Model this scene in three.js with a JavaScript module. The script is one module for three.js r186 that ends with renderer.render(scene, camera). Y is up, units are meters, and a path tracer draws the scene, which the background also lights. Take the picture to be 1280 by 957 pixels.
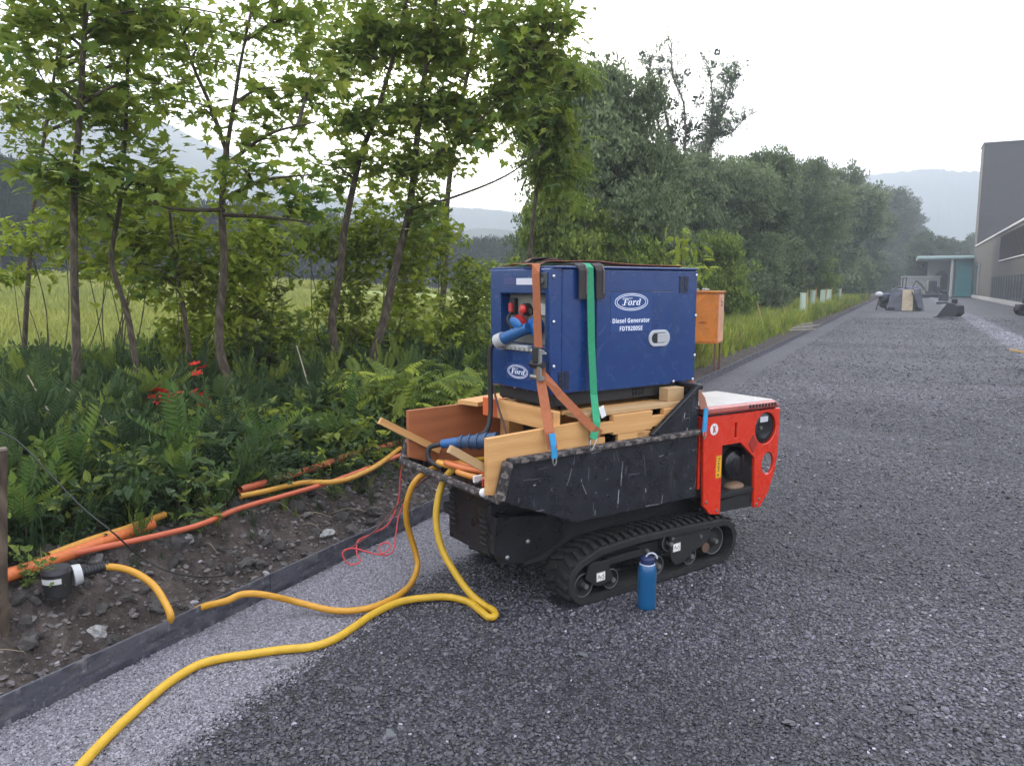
import * as THREE from 'three';
import { RoundedBoxGeometry } from 'three/addons/geometries/RoundedBoxGeometry.js';
import { mergeGeometries } from 'three/addons/utils/BufferGeometryUtils.js';
import { ImprovedNoise } from 'three/addons/math/ImprovedNoise.js';

// ---------------------------------------------------------------- camera, sky, sun, exposure, haze
const scene = new THREE.Scene();
const camera = new THREE.PerspectiveCamera(52.99, 1024 / 765, 0.05, 6000);
camera.position.set(0, 1.65, 0);
camera.rotation.order = 'YXZ';
camera.rotation.set(-7.33 * Math.PI / 180, 27.04 * Math.PI / 180, 0);
scene.add(camera);
const renderer = new THREE.WebGLRenderer({ antialias: true });
renderer.setSize(1024, 765);
renderer.toneMapping = THREE.LinearToneMapping;
renderer.toneMappingExposure = 2.0;
renderer.shadowMap.enabled = true;
const SUN = new THREE.Vector3(-0.4672, 0.1231, -0.8755).normalize();
{ // hazy, nearly white evening sky, brighter and a little warm round the low sun
  const w = 512, h = 256, px = new Float32Array(w * h * 4), d = new THREE.Vector3();
  for (let j = 0; j < h; j++) for (let i = 0; i < w; i++) {
    const el = ((j + .5) / h - .5) * Math.PI, az = ((i + .5) / w - .5) * 2 * Math.PI;
    d.set(Math.cos(el) * Math.cos(az), Math.sin(el), Math.cos(el) * Math.sin(az));
    const c = Math.max(-1, Math.min(1, d.dot(SUN))), a = Math.acos(c), up = Math.max(0, d.y);
    const glow = 2.2 * Math.exp(-a * a / .06) + .6 * Math.exp(-a / .5);
    const b = 1.6 - .1 * up;
    const k = (j * w + i) * 4;
    px[k] = b * .94 - .1 * up + glow * 1.0; px[k + 1] = b * .96 - .04 * up + glow * .9; px[k + 2] = b * 1.05 + .02 * up + glow * .62; px[k + 3] = 1;
  }
  const t = new THREE.DataTexture(px, w, h, THREE.RGBAFormat, THREE.FloatType);
  t.mapping = THREE.EquirectangularReflectionMapping; t.magFilter = THREE.LinearFilter; t.needsUpdate = true;
  scene.background = t; scene.environment = t;
}
const sun = new THREE.DirectionalLight(new THREE.Color().setRGB(1, .86, .64), 2.2);
sun.position.copy(SUN).multiplyScalar(60); sun.target.position.set(0, 0, 0);
sun.castShadow = true; sun.shadow.radius = 16;
Object.assign(sun.shadow.camera, { left: -40, right: 40, top: 40, bottom: -40, near: 1, far: 200 });
sun.shadow.mapSize.set(2048, 2048);
scene.add(sun, sun.target);
scene.fog = new THREE.FogExp2(new THREE.Color().setRGB(.86, .93, 1), .0016);

// ---------------------------------------------------------------- measured layout (metres)
const SAPLINGS = {"T1":{"trunk":[[-6.324,0.247,-4.07],[-6.317,0.352,-4.074],[-6.252,1.077,-4.107],[-6.222,1.816,-4.122],[-6.176,2.437,-4.146],[-6.092,3.105,-4.189],[-6.041,3.541,-4.214],[-5.968,4.151,-4.252],[-5.916,4.627,-4.278]],"r":[0.042,0.014],"clouds":[[[-6.339,3.726,-4.062],0.47,0.3,60],[[-6.033,3.79,-4.555],0.5,0.35,80],[[-5.388,3.817,-4.548],0.34,0.2,40],[[-6.285,3.243,-3.865],0.33,0.3,50],[[-6.276,3.295,-4.544],0.5,0.29,60],[[-5.474,3.262,-4.504],0.34,0.24,30],[[-6.057,2.676,-3.869],0.39,0.16,24],[[-6.244,4.271,-4.111],0.61,0.34,60],[[-5.68,4.211,-4.398],0.54,0.27,50]]},"T2":{"trunk":[[-6.113,0.16,-4.627],[-6.113,0.272,-4.627],[-6.154,0.824,-4.606],[-6.211,1.401,-4.577],[-6.252,1.579,-4.556],[-6.305,1.861,-4.529],[-6.206,2.382,-4.58],[-6.123,3.061,-4.622],[-6.07,3.658,-4.649],[-6.018,4.048,-4.675]],"r":[0.034,0.012],"clouds":[[[-6.17,2.994,-4.598],0.43,0.25,36],[[-6.068,2.645,-4.313],0.48,0.17,40],[[-6.32,2.57,-3.96],0.37,0.13,26],[[-6.114,2.65,-4.851],0.44,0.18,36],[[-6.456,2.382,-4.452],0.43,0.25,36]]},"T3":{"trunk":[[-6.315,0.336,-5.31],[-6.321,0.499,-5.306],[-6.316,1.06,-5.309],[-6.346,1.455,-5.294],[-6.373,1.767,-5.28],[-6.406,2.075,-5.263],[-6.417,2.532,-5.257]],"r":[0.032,0.012],"clouds":[[[-6.645,2.152,-5.141],0.47,0.32,40],[[-6.232,2.075,-5.352],0.4,0.4,40],[[-6.528,1.728,-5.201],0.47,0.32,34],[[-6.871,1.844,-5.026],0.4,0.32,22]]},"T4":{"trunk":[[-5.484,0.515,-5.06],[-5.496,0.701,-5.054],[-5.56,1.033,-5.021],[-5.554,1.325,-5.024],[-5.494,1.829,-5.055],[-5.492,2.309,-5.056],[-5.431,2.843,-5.087]],"r":[0.05,0.026],"limbs":[[[-5.433,2.808,-5.086],[-5.547,3.217,-5.028],[-5.669,3.554,-4.966],[-5.746,3.885,-4.927],[-5.788,4.278,-4.905]],[[-5.432,2.822,-5.086],[-5.359,3.217,-5.124],[-5.22,3.526,-5.083],[-5.131,3.918,-5.128],[-5.085,4.177,-5.151]],[[-5.431,2.705,-5.087],[-4.954,2.922,-5.106],[-4.45,2.987,-5.139]],[[-5.462,2.414,-5.071],[-4.925,2.527,-5.009],[-4.435,2.546,-5.034]],[[-5.481,2.267,-5.062],[-4.936,2.22,-5.003],[-4.367,2.15,-4.957]],[[-5.479,2.309,-5.062],[-5.626,2.29,-4.763],[-5.758,2.318,-4.471]]],"clouds":[[[-4.756,3.918,-5.431],0.36,0.26,46],[[-4.676,3.487,-5.472],0.33,0.29,44],[[-4.992,3.352,-5.311],0.29,0.29,26],[[-5.038,2.932,-5.288],0.44,0.18,34],[[-5.631,3.687,-4.985],0.26,0.22,18],[[-5.587,3.984,-5.008],0.36,0.18,22],[[-5.027,2.612,-4.844],0.48,0.15,42],[[-5.621,2.645,-4.541],0.41,0.14,30],[[-4.585,2.449,-5.07],0.34,0.21,34],[[-5.592,3.184,-5.005],0.22,0.15,8],[[-5.187,3.951,-5.212],0.22,0.15,10],[[-5.08,4.343,-5.266],0.51,0.22,40]]},"T5":{"trunk":[[-5.686,0.226,-6.641],[-5.673,0.408,-6.648],[-5.62,0.901,-6.675],[-5.634,1.256,-6.667],[-5.542,1.78,-6.714],[-5.493,2.211,-6.74],[-5.405,2.637,-6.784],[-5.303,3.057,-6.836],[-5.174,3.389,-6.902],[-5.076,3.717,-6.952],[-4.915,4.284,-7.034],[-4.793,4.92,-7.097]],"r":[0.054,0.016],"clouds":[[[-5.445,4.123,-6.764],0.4,0.44,80],[[-5.064,4.364,-6.958],0.53,0.35,100],[[-5.539,3.43,-6.716],0.35,0.27,40],[[-5.157,3.471,-6.911],0.44,0.35,60],[[-5.705,2.931,-6.631],0.35,0.22,26],[[-5.395,3.057,-6.79],0.44,0.22,30],[[-5.126,4.999,-6.927],0.8,0.44,120]]},"T6":{"trunk":[[-5.364,0.256,-6.918],[-5.344,0.439,-6.928],[-5.286,0.892,-6.957],[-5.183,1.251,-7.01],[-5.053,1.87,-7.076],[-4.927,2.391,-7.141],[-4.857,2.904,-7.176],[-4.821,3.283,-7.195],[-4.752,3.824,-7.23],[-4.669,4.315,-7.272],[-4.602,4.959,-7.307]],"r":[0.058,0.02],"limbs":[[[-4.874,2.819,-7.168],[-4.476,3.14,-7.259],[-4.044,3.45,-7.367],[-3.744,3.854,-7.52],[-3.447,4.253,-7.671]],[[-4.926,2.46,-7.141],[-4.352,2.583,-7.21],[-3.728,2.805,-7.304],[-3.349,3.052,-7.272]]],"clouds":[[[-4.517,4.315,-7.35],0.58,0.45,140],[[-3.909,4.315,-7.66],0.58,0.45,140],[[-3.493,4.518,-7.873],0.36,0.27,60],[[-4.524,3.659,-7.347],0.49,0.4,100],[[-3.986,3.783,-7.621],0.49,0.45,110],[[-3.642,3.989,-7.796],0.36,0.36,55],[[-4.878,3.031,-7.166],0.4,0.31,50],[[-4.53,3.031,-7.344],0.23,0.36,40],[[-4.218,3.409,-7.503],0.36,0.23,50],[[-4.691,2.477,-7.261],0.36,0.32,50],[[-4.909,3.576,-7.15],0.36,0.36,50],[[-4.06,5.117,-7.583],0.9,0.45,140]]},"T7":{"trunk":[[-4.713,0.334,-9.945],[-4.777,1.367,-9.912],[-4.759,2.265,-9.921],[-4.682,3.036,-9.96],[-4.586,3.793,-10.009],[-4.51,4.325,-10.048]],"r":[0.04,0.015],"clouds":[[[-4.686,4.007,-9.958],0.39,0.39,80],[[-4.46,4.113,-10.074],0.34,0.57,80],[[-4.406,3.416,-10.101],0.28,0.46,60],[[-4.24,4.746,-10.186],0.3,0.57,60],[[-4.683,3.308,-9.96],0.16,0.3,16]]},"T8":{"trunk":[[-6.256,-0.338,-9.719],[-6.212,0.637,-9.741],[-6.115,1.826,-9.79],[-6.062,2.985,-9.817],[-5.897,4.114,-9.902],[-5.737,4.996,-9.983],[-5.631,5.968,-10.037]],"r":[0.055,0.02],"clouds":[[[-7.86,5.539,-8.9],0.5,0.41,75],[[-7.88,4.887,-8.89],0.5,0.41,75],[[-7.273,5.539,-9.199],0.5,0.41,75],[[-7.288,4.887,-9.192],0.5,0.41,75],[[-6.685,5.539,-9.499],0.5,0.41,75],[[-6.697,4.887,-9.493],0.5,0.41,75],[[-6.708,4.225,-9.488],0.5,0.41,75],[[-6.098,5.539,-9.799],0.5,0.41,75],[[-6.105,4.887,-9.795],0.5,0.41,75],[[-6.112,4.225,-9.792],0.5,0.41,75],[[-5.511,5.539,-10.098],0.5,0.41,75],[[-5.513,4.887,-10.097],0.5,0.41,75],[[-5.516,4.225,-10.096],0.5,0.41,75],[[-4.924,5.539,-10.398],0.5,0.41,75],[[-4.922,4.887,-10.399],0.5,0.41,75],[[-4.919,4.225,-10.4],0.5,0.41,75],[[-6.264,3.553,-9.714],0.43,0.34,40],[[-6.882,3.722,-9.399],0.36,0.3,30]]},"T9":{"trunk":[[-9.803,-0.196,-5.663],[-9.712,0.813,-5.709],[-9.582,1.893,-5.776],[-9.451,2.753,-5.842],[-9.249,3.685,-5.945],[-9.098,4.414,-6.022],[-8.978,5.217,-6.084]],"r":[0.035,0.012],"clouds":[[[-9.587,4.862,-5.773],0.42,0.32,60],[[-9.627,4.324,-5.752],0.42,0.32,60],[[-9.668,3.777,-5.732],0.42,0.32,60],[[-9.001,4.862,-6.072],0.42,0.32,60],[[-9.037,4.324,-6.054],0.42,0.32,60],[[-9.073,3.777,-6.035],0.42,0.32,60],[[-8.416,4.862,-6.37],0.42,0.32,60],[[-8.447,4.324,-6.355],0.42,0.32,60],[[-8.479,3.777,-6.338],0.42,0.32,60],[[-7.872,4.862,-6.648],0.42,0.32,60],[[-7.9,4.324,-6.634],0.42,0.32,60],[[-7.927,3.777,-6.62],0.42,0.32,60],[[-9.528,3.362,-5.803],0.4,0.22,40],[[-6.917,4.684,-7.135],0.4,0.3,30],[[-6.937,4.143,-7.125],0.3,0.3,24],[[-7.348,4.414,-6.916],0.4,0.4,24],[[-6.591,4.414,-7.302],0.4,0.4,34],[[-7.209,3.685,-6.986],0.4,0.26,14]]}};
const SHRUBS = [{"base":[-8.614,-0.021,-5.259],"clouds":[[[-8.624,2.131,-5.254],0.45,0.27,60],[[-8.731,1.738,-5.199],0.36,0.14,30],[[-8.225,2.218,-5.457],0.36,0.36,60]],"kind":0},{"base":[-7.584,0.233,-5.335],"clouds":[[[-7.598,2.52,-5.328],0.51,0.34,100],[[-7.249,2.109,-5.507],0.51,0.43,120],[[-7.563,1.859,-5.346],0.34,0.21,40],[[-6.895,2.438,-5.687],0.43,0.34,80]],"kind":0},{"base":[-6.647,0.267,-5.589],"clouds":[[[-6.608,1.854,-5.609],0.38,0.5,130],[[-6.447,1.362,-5.691],0.33,0.42,90],[[-6.132,1.854,-5.852],0.42,0.5,130],[[-6.76,1.029,-5.532],0.33,0.33,60]],"kind":0},{"base":[-6.567,0.129,-6.528],"clouds":[[[-6.533,2.142,-6.546],0.5,0.55,150],[[-6.689,1.242,-6.466],0.46,0.55,140],[[-6.416,0.875,-6.605],0.46,0.46,120],[[-6.875,0.69,-6.371],0.46,0.37,80]],"kind":1},{"base":[-6.438,0.076,-7.268],"clouds":[[[-6.463,2.176,-7.255],0.44,0.39,90],[[-5.998,1.89,-7.493],0.44,0.59,130],[[-6.103,1.116,-7.439],0.44,0.59,130],[[-6.465,0.674,-7.254],0.49,0.44,110]],"kind":1},{"base":[-5.809,-0.009,-7.813],"clouds":[[[-5.851,2.381,-7.792],0.5,0.6,150],[[-5.417,2.187,-8.014],0.5,0.6,150],[[-5.516,1.403,-7.963],0.5,0.6,150],[[-5.974,0.704,-7.729],0.5,0.5,110],[[-5.259,0.704,-8.094],0.5,0.5,120]],"kind":0},{"base":[-5.308,-0.113,-8.742],"clouds":[[[-5.522,2.221,-8.633],0.38,0.42,90],[[-5.107,1.493,-8.845],0.42,0.48,130],[[-5.205,0.965,-8.795],0.48,0.53,150],[[-5.018,0.537,-8.891],0.42,0.42,90],[[-5.399,0.43,-8.696],0.53,0.37,80]],"kind":1},{"base":[-3.748,0.332,-5.497],"clouds":[[[-3.803,0.79,-5.469],0.41,0.28,90],[[-3.496,0.65,-5.626],0.34,0.24,80],[[-4.053,0.65,-5.341],0.34,0.28,80]],"kind":2},{"base":[-5.682,-0.51,-11.134],"clouds":[[[-5.912,1.714,-11.016],0.39,0.34,60],[[-5.682,1.2,-11.134],0.52,0.65,120],[[-5.566,0.286,-11.193],0.52,0.52,70]],"kind":1}];
const TREES = [[-7.86,-20.688,7.528,2.38,22,2],[-7.635,-17.996,4.877,1.02,19.5,1],[-7.843,-25.188,6.08,1.62,26,0],[-8.838,-33.662,7.209,1.95,34,2],[-6.682,-19.044,3.373,1.25,20,1],[-7.689,-36.493,7.324,2.25,36,2],[-6.884,-40.272,8.18,2.11,39,2],[-6.875,-53.75,9.588,2.92,51,2],[-6.516,-75.264,11.648,3.28,70,2],[-6.088,-104.673,14.318,4.0,96,2],[-4.207,-155.033,18.736,5.83,140,3],[-1.071,-201.542,21.47,4.88,180,3],[-6.5,-28.119,3.217,1.6,28,1],[-6.702,-38.12,3.907,1.93,37,2],[-6.778,-57.167,4.671,2.53,54,1],[-6.493,-88.749,5.409,3.08,82,2],[-5.112,-143.344,6.951,3.79,130,3],[2.033,-126.781,9.272,2.57,112,3],[4.818,-142.798,9.149,2.34,125,3],[7.992,-161.259,9.483,2.62,140,3],[11.621,-174.338,11.556,3.12,150,3]];
const FOREST = [[-68.07,-34.867,12.517,2.58,62,0],[-62.566,-35.431,11.579,2.81,60,0],[-64.09,-39.144,11.296,2.33,64,0],[-67.204,-44.291,10.818,2.55,70,0],[-69.247,-48.861,10.356,2.73,75,0],[-68.433,-52.645,9.928,2.84,78,0],[-66.511,-55.871,9.741,2.92,80,0],[-62.835,-57.747,9.501,2.92,80,0],[-58.038,-57.95,9.539,2.44,78,0],[-56.586,-60.937,8.941,2.5,80,0],[-56.713,-65.363,8.885,2.62,84,0],[-57.456,-71.72,8.499,2.81,90,0],[-56.282,-77.933,8.402,2.97,95,0],[-53.73,-84.849,8.254,3.12,100,0],[-54.049,-95.913,7.805,2.86,110,0],[-52.278,-102.43,8.085,2.4,115,0]];
const MISTLE = {"base":[-11.616,-0.961,-45.716],"limbs":[[[-11.714,2.825,-45.666],[-11.881,6.073,-45.581],[-12.266,8.13,-45.384],[-12.729,10.163,-45.148],[-13.192,12.394,-44.912],[-13.39,13.939,-44.811]],[[-12.172,7.675,-45.433],[-12.833,9.262,-45.095],[-13.698,11.059,-44.653],[-14.186,12.837,-44.404],[-14.428,14.773,-44.281]],[[-12.172,7.675,-45.433],[-11.72,9.488,-45.663],[-11.661,11.95,-45.693],[-11.983,13.279,-45.529],[-11.863,14.947,-45.59]],[[-11.821,6.99,-45.612],[-11.169,9.036,-45.944],[-10.8,10.611,-46.133],[-10.441,12.394,-46.316],[-10.222,14.597,-46.428]],[[-11.447,8.583,-45.802],[-10.574,9.938,-46.248],[-10.003,11.505,-46.54]],[[-11.672,7.675,-45.688],[-10.785,10.073,-46.141],[-10.716,11.95,-46.176],[-11.019,13.939,-46.021]],[[-11.5,7.447,-45.776],[-10.377,10.252,-46.349],[-9.772,13.279,-46.657],[-9.411,13.499,-46.842]],[[-11.738,6.99,-45.654],[-10.583,10.252,-46.243],[-9.964,10.252,-46.56],[-9.291,11.148,-46.903]],[[-12.391,8.13,-45.321],[-13.05,9.713,-44.984],[-13.265,11.95,-44.875],[-13.15,14.159,-44.933]]],"balls":[[[-13.933,12.483,-44.534],0.19],[[-13.637,12.084,-44.685],0.19],[[-12.353,13.323,-45.34],0.29],[[-13.181,13.72,-44.918],0.24],[[-10.229,13.499,-46.424],0.19],[[-10.187,12.128,-46.446],0.29],[[-10.501,11.639,-46.285],0.19],[[-11.337,12.128,-45.859],0.34],[[-9.661,12.394,-46.714],0.14],[[-9.37,13.499,-46.863],0.12],[[-10.748,10.252,-46.159],0.19],[[-10.046,10.252,-46.517],0.14],[[-11.496,10.387,-45.778],0.57],[[-12.689,11.95,-45.169],0.34],[[-12.014,11.282,-45.513],0.24],[[-13.038,12.837,-44.99],0.24],[[-10.576,14.159,-46.247],0.14],[[-10.982,11.193,-46.04],0.19],[[-12.322,10.387,-45.356],0.67],[[-11.913,13.72,-45.565],0.19],[[-13.277,14.378,-44.868],0.14],[[-14.263,14.685,-44.365],0.14],[[-10.433,14.816,-46.32],0.14]]};
const CABLE1 = [[-1.977,0.654,-3.875],[-2.103,0.659,-3.721],[-2.103,0.673,-3.586],[-2.114,0.667,-3.502],[-2.133,0.642,-3.425],[-2.15,0.565,-3.371],[-2.149,0.411,-3.326],[-2.103,0.271,-3.305],[-2.018,0.159,-3.293],[-1.919,0.062,-3.287],[-1.833,0.014,-3.286],[-1.769,0.022,-3.245],[-1.728,0.022,-3.202],[-1.731,0.022,-3.159],[-1.818,0.022,-3.209],[-1.927,0.022,-3.275],[-2.051,0.022,-3.28],[-2.157,0.022,-3.214],[-2.24,0.022,-3.115],[-2.273,0.022,-2.924],[-2.264,0.022,-2.757],[-2.267,0.022,-2.616],[-2.306,0.022,-2.525],[-2.413,0.022,-2.436],[-2.507,0.022,-2.338],[-2.578,0.022,-2.268],[-2.626,0.022,-2.18],[-2.619,0.022,-2.032],[-2.585,0.022,-1.909],[-2.543,0.022,-1.789],[-2.5,0.022,-1.674],[-2.416,0.022,-1.495],[-2.32,0.022,-1.325],[-2.261,0.022,-1.215]];
const CABLE2 = [[-2.042,0.628,-3.898],[-2.159,0.642,-3.726],[-2.208,0.652,-3.588],[-2.269,0.642,-3.479],[-2.332,0.586,-3.413],[-2.376,0.474,-3.39],[-2.394,0.354,-3.404],[-2.381,0.206,-3.444],[-2.348,0.097,-3.439],[-2.327,0.036,-3.359],[-2.283,0.035,-3.198],[-2.287,0.035,-3.056],[-2.331,0.035,-2.935],[-2.444,0.035,-2.856],[-2.638,0.07,-2.786],[-2.683,0.12,-2.697],[-2.736,0.155,-2.62],[-2.789,0.16,-2.569],[-2.808,0.15,-2.511],[-2.95,0.1,-2.45],[-3.0,0.045,-2.38],[-3.0,0.035,-2.34],[-2.99,0.06,-2.31],[-2.921,0.14,-2.278],[-3.0,0.2,-2.302],[-3.083,0.25,-2.315],[-3.217,0.29,-2.312],[-3.284,0.31,-2.278],[-3.332,0.315,-2.25]];
const REDCORD = [[-2.567,0.652,-3.63],[-2.586,0.508,-3.62],[-2.585,0.393,-3.598],[-2.593,0.274,-3.504],[-2.627,0.245,-3.375],[-2.643,0.231,-3.288],[-2.604,0.183,-3.229],[-2.564,0.152,-3.205],[-2.606,0.146,-3.161],[-2.635,0.213,-3.146],[-2.607,0.225,-3.194],[-2.53,0.203,-3.233],[-2.485,0.182,-3.279],[-2.455,0.208,-3.328],[-2.475,0.233,-3.34],[-2.518,0.214,-3.318],[-2.479,0.174,-3.293],[-2.456,0.178,-3.35],[-2.494,0.259,-3.443],[-2.53,0.345,-3.536],[-2.425,0.534,-3.59],[-2.281,0.628,-3.664]];
const BROWNCORD = [[-2.66,0.195,-3.189],[-2.594,0.273,-3.391],[-2.508,0.407,-3.491],[-2.377,0.547,-3.559],[-2.271,0.619,-3.646],[-2.179,0.666,-3.716]];
const WIRE = [[-4.103,1.002,-2.116],[-3.916,0.931,-2.156],[-3.828,0.895,-2.178],[-3.64,0.75,-2.207],[-3.445,0.604,-2.228],[-3.27,0.491,-2.261],[-3.341,0.3,-2.45],[-3.258,0.22,-2.519],[-3.233,0.14,-2.664],[-3.225,0.09,-2.811],[-3.215,0.06,-2.969]];
const CONDUIT_A = [[-3.525,0.34,-1.692],[-3.553,0.34,-1.93],[-3.565,0.34,-2.128],[-3.594,0.34,-2.393],[-3.625,0.34,-2.745]];
const CONDUIT_B = [[-3.572,0.34,-1.716],[-3.613,0.34,-1.965],[-3.555,0.34,-2.281],[-3.467,0.34,-2.526],[-3.386,0.34,-2.835],[-3.427,0.34,-3.188],[-3.386,0.34,-3.54],[-3.352,0.34,-3.958],[-3.414,0.34,-4.839],[-3.386,0.34,-5.443]];
const CONDUIT_C = [[-3.584,0.36,-2.142],[-3.62,0.36,-2.369],[-3.624,0.36,-2.598],[-3.661,0.36,-2.853]];
const CONDUIT_D = [[-3.57,0.36,-3.325],[-3.521,0.36,-3.474],[-3.447,0.36,-3.754],[-3.273,0.36,-3.865],[-3.276,0.36,-4.208],[-3.507,0.36,-4.918]];
const CONDUIT_E = [[-3.627,0.38,-3.38],[-3.605,0.38,-3.703],[-3.614,0.38,-4.102],[-3.642,0.38,-4.491],[-3.578,0.38,-5.018],[-3.588,0.38,-5.507]];
const FLOWERS = [[-5.463,0.729,-4.285],[-5.394,0.696,-4.32],[-5.509,0.681,-4.374],[-5.444,0.699,-4.632],[-5.636,0.883,-4.87],[-5.373,0.629,-4.668]];
const HILL_A = [[-0.9955,-0.0953,38.7],[-0.9707,-0.2403,72.1],[-0.9221,-0.3869,103.2],[-0.89,-0.4559,120.7],[-0.8638,-0.5038,124.1],[-0.8323,-0.5543,134.0],[-0.7914,-0.6113,127.6],[-0.7492,-0.6623,110.6],[-0.7007,-0.7135,93.3],[-0.6529,-0.7575,77.5],[-0.592,-0.8059,68.5],[-0.5255,-0.8508,65.2],[-0.4727,-0.8812,62.8],[-0.4271,-0.9042,57.6],[-0.3424,-0.9396,37.7],[-0.2088,-0.978,17.7]];
const HILL_B = [[-0.5933,-0.8049,11.2],[-0.5259,-0.8505,22.8],[-0.4907,-0.8714,28.6],[-0.4546,-0.8907,27.5],[-0.399,-0.9169,22.9],[-0.3039,-0.9527,15.0]];
const HILL_C = [[-0.2846,-0.9586,21.7],[-0.21,-0.9777,52.7],[-0.1381,-0.9904,85.6],[-0.0688,-0.9976,100.2],[-0.027,-0.9996,102.7],[0.0133,-0.9999,104.1],[0.0523,-0.9986,99.9],[0.0892,-0.996,99.1],[0.1444,-0.9895,100.0],[0.243,-0.97,86.6],[0.3858,-0.9226,61.7],[0.5589,-0.8293,23.3]];
const SUN_DIR = [-0.4672,0.1231,-0.8755];
// ---------------------------------------------------------------- helpers
let seed = 1234567;
const rnd = () => { seed |= 0; seed = seed + 0x6D2B79F5 | 0; let t = Math.imul(seed ^ seed >>> 15, 1 | seed); t = t + Math.imul(t ^ t >>> 7, 61 | t) ^ t; return ((t ^ t >>> 14) >>> 0) / 4294967296; };
const rr = (a, b) => a + (b - a) * rnd();
const gauss = () => (rnd() + rnd() + rnd() - 1.5) / 1.5 * 1.2;
const V3 = (x, y, z) => new THREE.Vector3(x, y, z);
const v3 = (a) => new THREE.Vector3(a[0], a[1], a[2]);
const clamp = (x, a, b) => Math.max(a, Math.min(b, x));
const sm = (a, b, x) => { const t = clamp((x - a) / (b - a), 0, 1); return t * t * (3 - 2 * t); };
const perlin = new ImprovedNoise();
const fbm = (x, y, z, o = 4) => { let s = 0, a = .5, f = 1; for (let i = 0; i < o; i++) { s += a * perlin.noise(x * f, y * f, z * f); a *= .5; f *= 2.03; } return s; };
const taken = new Map();
function numbered(name) { const n = taken.get(name) ?? 0; taken.set(name, n + 1); return n ? name + '_' + String(n).padStart(3, '0') : name; }
function info(o, label, category, group, kind) { if (label) o.userData.label = label; if (category) o.userData.category = category; if (group) o.userData.group = group; if (kind) o.userData.kind = kind; return o; }
const bases = new WeakMap();
function mesh(name, geo, mat, parent) {
  const m = new THREE.Mesh(geo, mat); m.name = parent ? name : numbered(name); m.castShadow = m.receiveShadow = true;
  (parent ?? scene).add(m); return m;
}
function thing(name, label, category, pos = [0, 0, 0], turn = 0, group) {
  const o = new THREE.Group(); o.name = numbered(name); o.position.set(...pos); o.rotation.y = turn; scene.add(o);
  return info(o, label, category, group);
}
function copy(o, label) { const c = o.clone(); c.name = numbered(o.name.replace(/_\d{3}$/, '')); scene.add(c); if (label) { c.userData = { ...c.userData, label }; } return c; }
const lin = (r, g, b) => new THREE.Color().setRGB(r, g, b);
function mat(c, rough = .8, metal = 0, extra = {}) { return new THREE.MeshStandardMaterial({ color: lin(...c), roughness: rough, metalness: metal, ...extra }); }
function pmat(c, rough, metal, extra) { return new THREE.MeshPhysicalMaterial({ color: lin(...c), roughness: rough, metalness: metal, ...extra }); }
function tex(w, h, fn, srgb = false) { // fn(u,v) -> [r,g,b] 0..1 or a number
  const d = new Uint8Array(w * h * 4);
  for (let j = 0; j < h; j++) for (let i = 0; i < w; i++) {
    const c = fn(i / w, j / h, i, j), k = (j * w + i) * 4;
    if (typeof c === 'number') d[k] = d[k + 1] = d[k + 2] = clamp(c, 0, 1) * 255; else { d[k] = clamp(c[0], 0, 1) * 255; d[k + 1] = clamp(c[1], 0, 1) * 255; d[k + 2] = clamp(c[2], 0, 1) * 255; }
    d[k + 3] = 255;
  }
  const t = new THREE.DataTexture(d, w, h); t.wrapS = t.wrapT = THREE.RepeatWrapping; t.magFilter = THREE.LinearFilter; t.minFilter = THREE.LinearMipmapLinearFilter; t.generateMipmaps = true;
  if (srgb) t.colorSpace = THREE.SRGBColorSpace; t.needsUpdate = true; return t;
}
// tileable noise on a torus
const tn = (u, v, f, s, o = 4) => { const a = u * 2 * Math.PI, b = v * 2 * Math.PI, r = f / (2 * Math.PI); return fbm(Math.cos(a) * r + s, Math.sin(a) * r + Math.cos(b) * r * 1.0 + s * 2, Math.sin(b) * r + s * 3, o); };
function canvasTex(w, h, draw) { const c = document.createElement('canvas'); c.width = w; c.height = h; draw(c.getContext('2d'), w, h); const t = new THREE.CanvasTexture(c); t.colorSpace = THREE.SRGBColorSpace; return t; }
const box = (sx, sy, sz, x = 0, y = 0, z = 0, r = .004) => { const g = new RoundedBoxGeometry(sx, sy, sz, 1, Math.min(r, sx * .45, sy * .45, sz * .45)); g.translate(x, y, z); return uvm(g); };
function uvm(g) { // uv in metres from the dominant axis of the normal
  const p = g.attributes.position, n = g.attributes.normal, uv = new Float32Array(p.count * 2);
  for (let i = 0; i < p.count; i++) {
    const ax = Math.abs(n.getX(i)), ay = Math.abs(n.getY(i)), az = Math.abs(n.getZ(i));
    if (ax > ay && ax > az) { uv[2 * i] = p.getZ(i); uv[2 * i + 1] = p.getY(i); } else if (ay > az) { uv[2 * i] = p.getX(i); uv[2 * i + 1] = p.getZ(i); } else { uv[2 * i] = p.getX(i); uv[2 * i + 1] = p.getY(i); }
  }
  g.setAttribute('uv', new THREE.BufferAttribute(uv, 2)); return g;
}
function merge(list) { return mergeGeometries(list.map((g) => { const h = g.index ? g.toNonIndexed() : g; for (const k of Object.keys(h.attributes)) if (!['position', 'normal', 'uv'].includes(k)) h.deleteAttribute(k); if (!h.attributes.uv) uvm(h); return h; })); }
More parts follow.
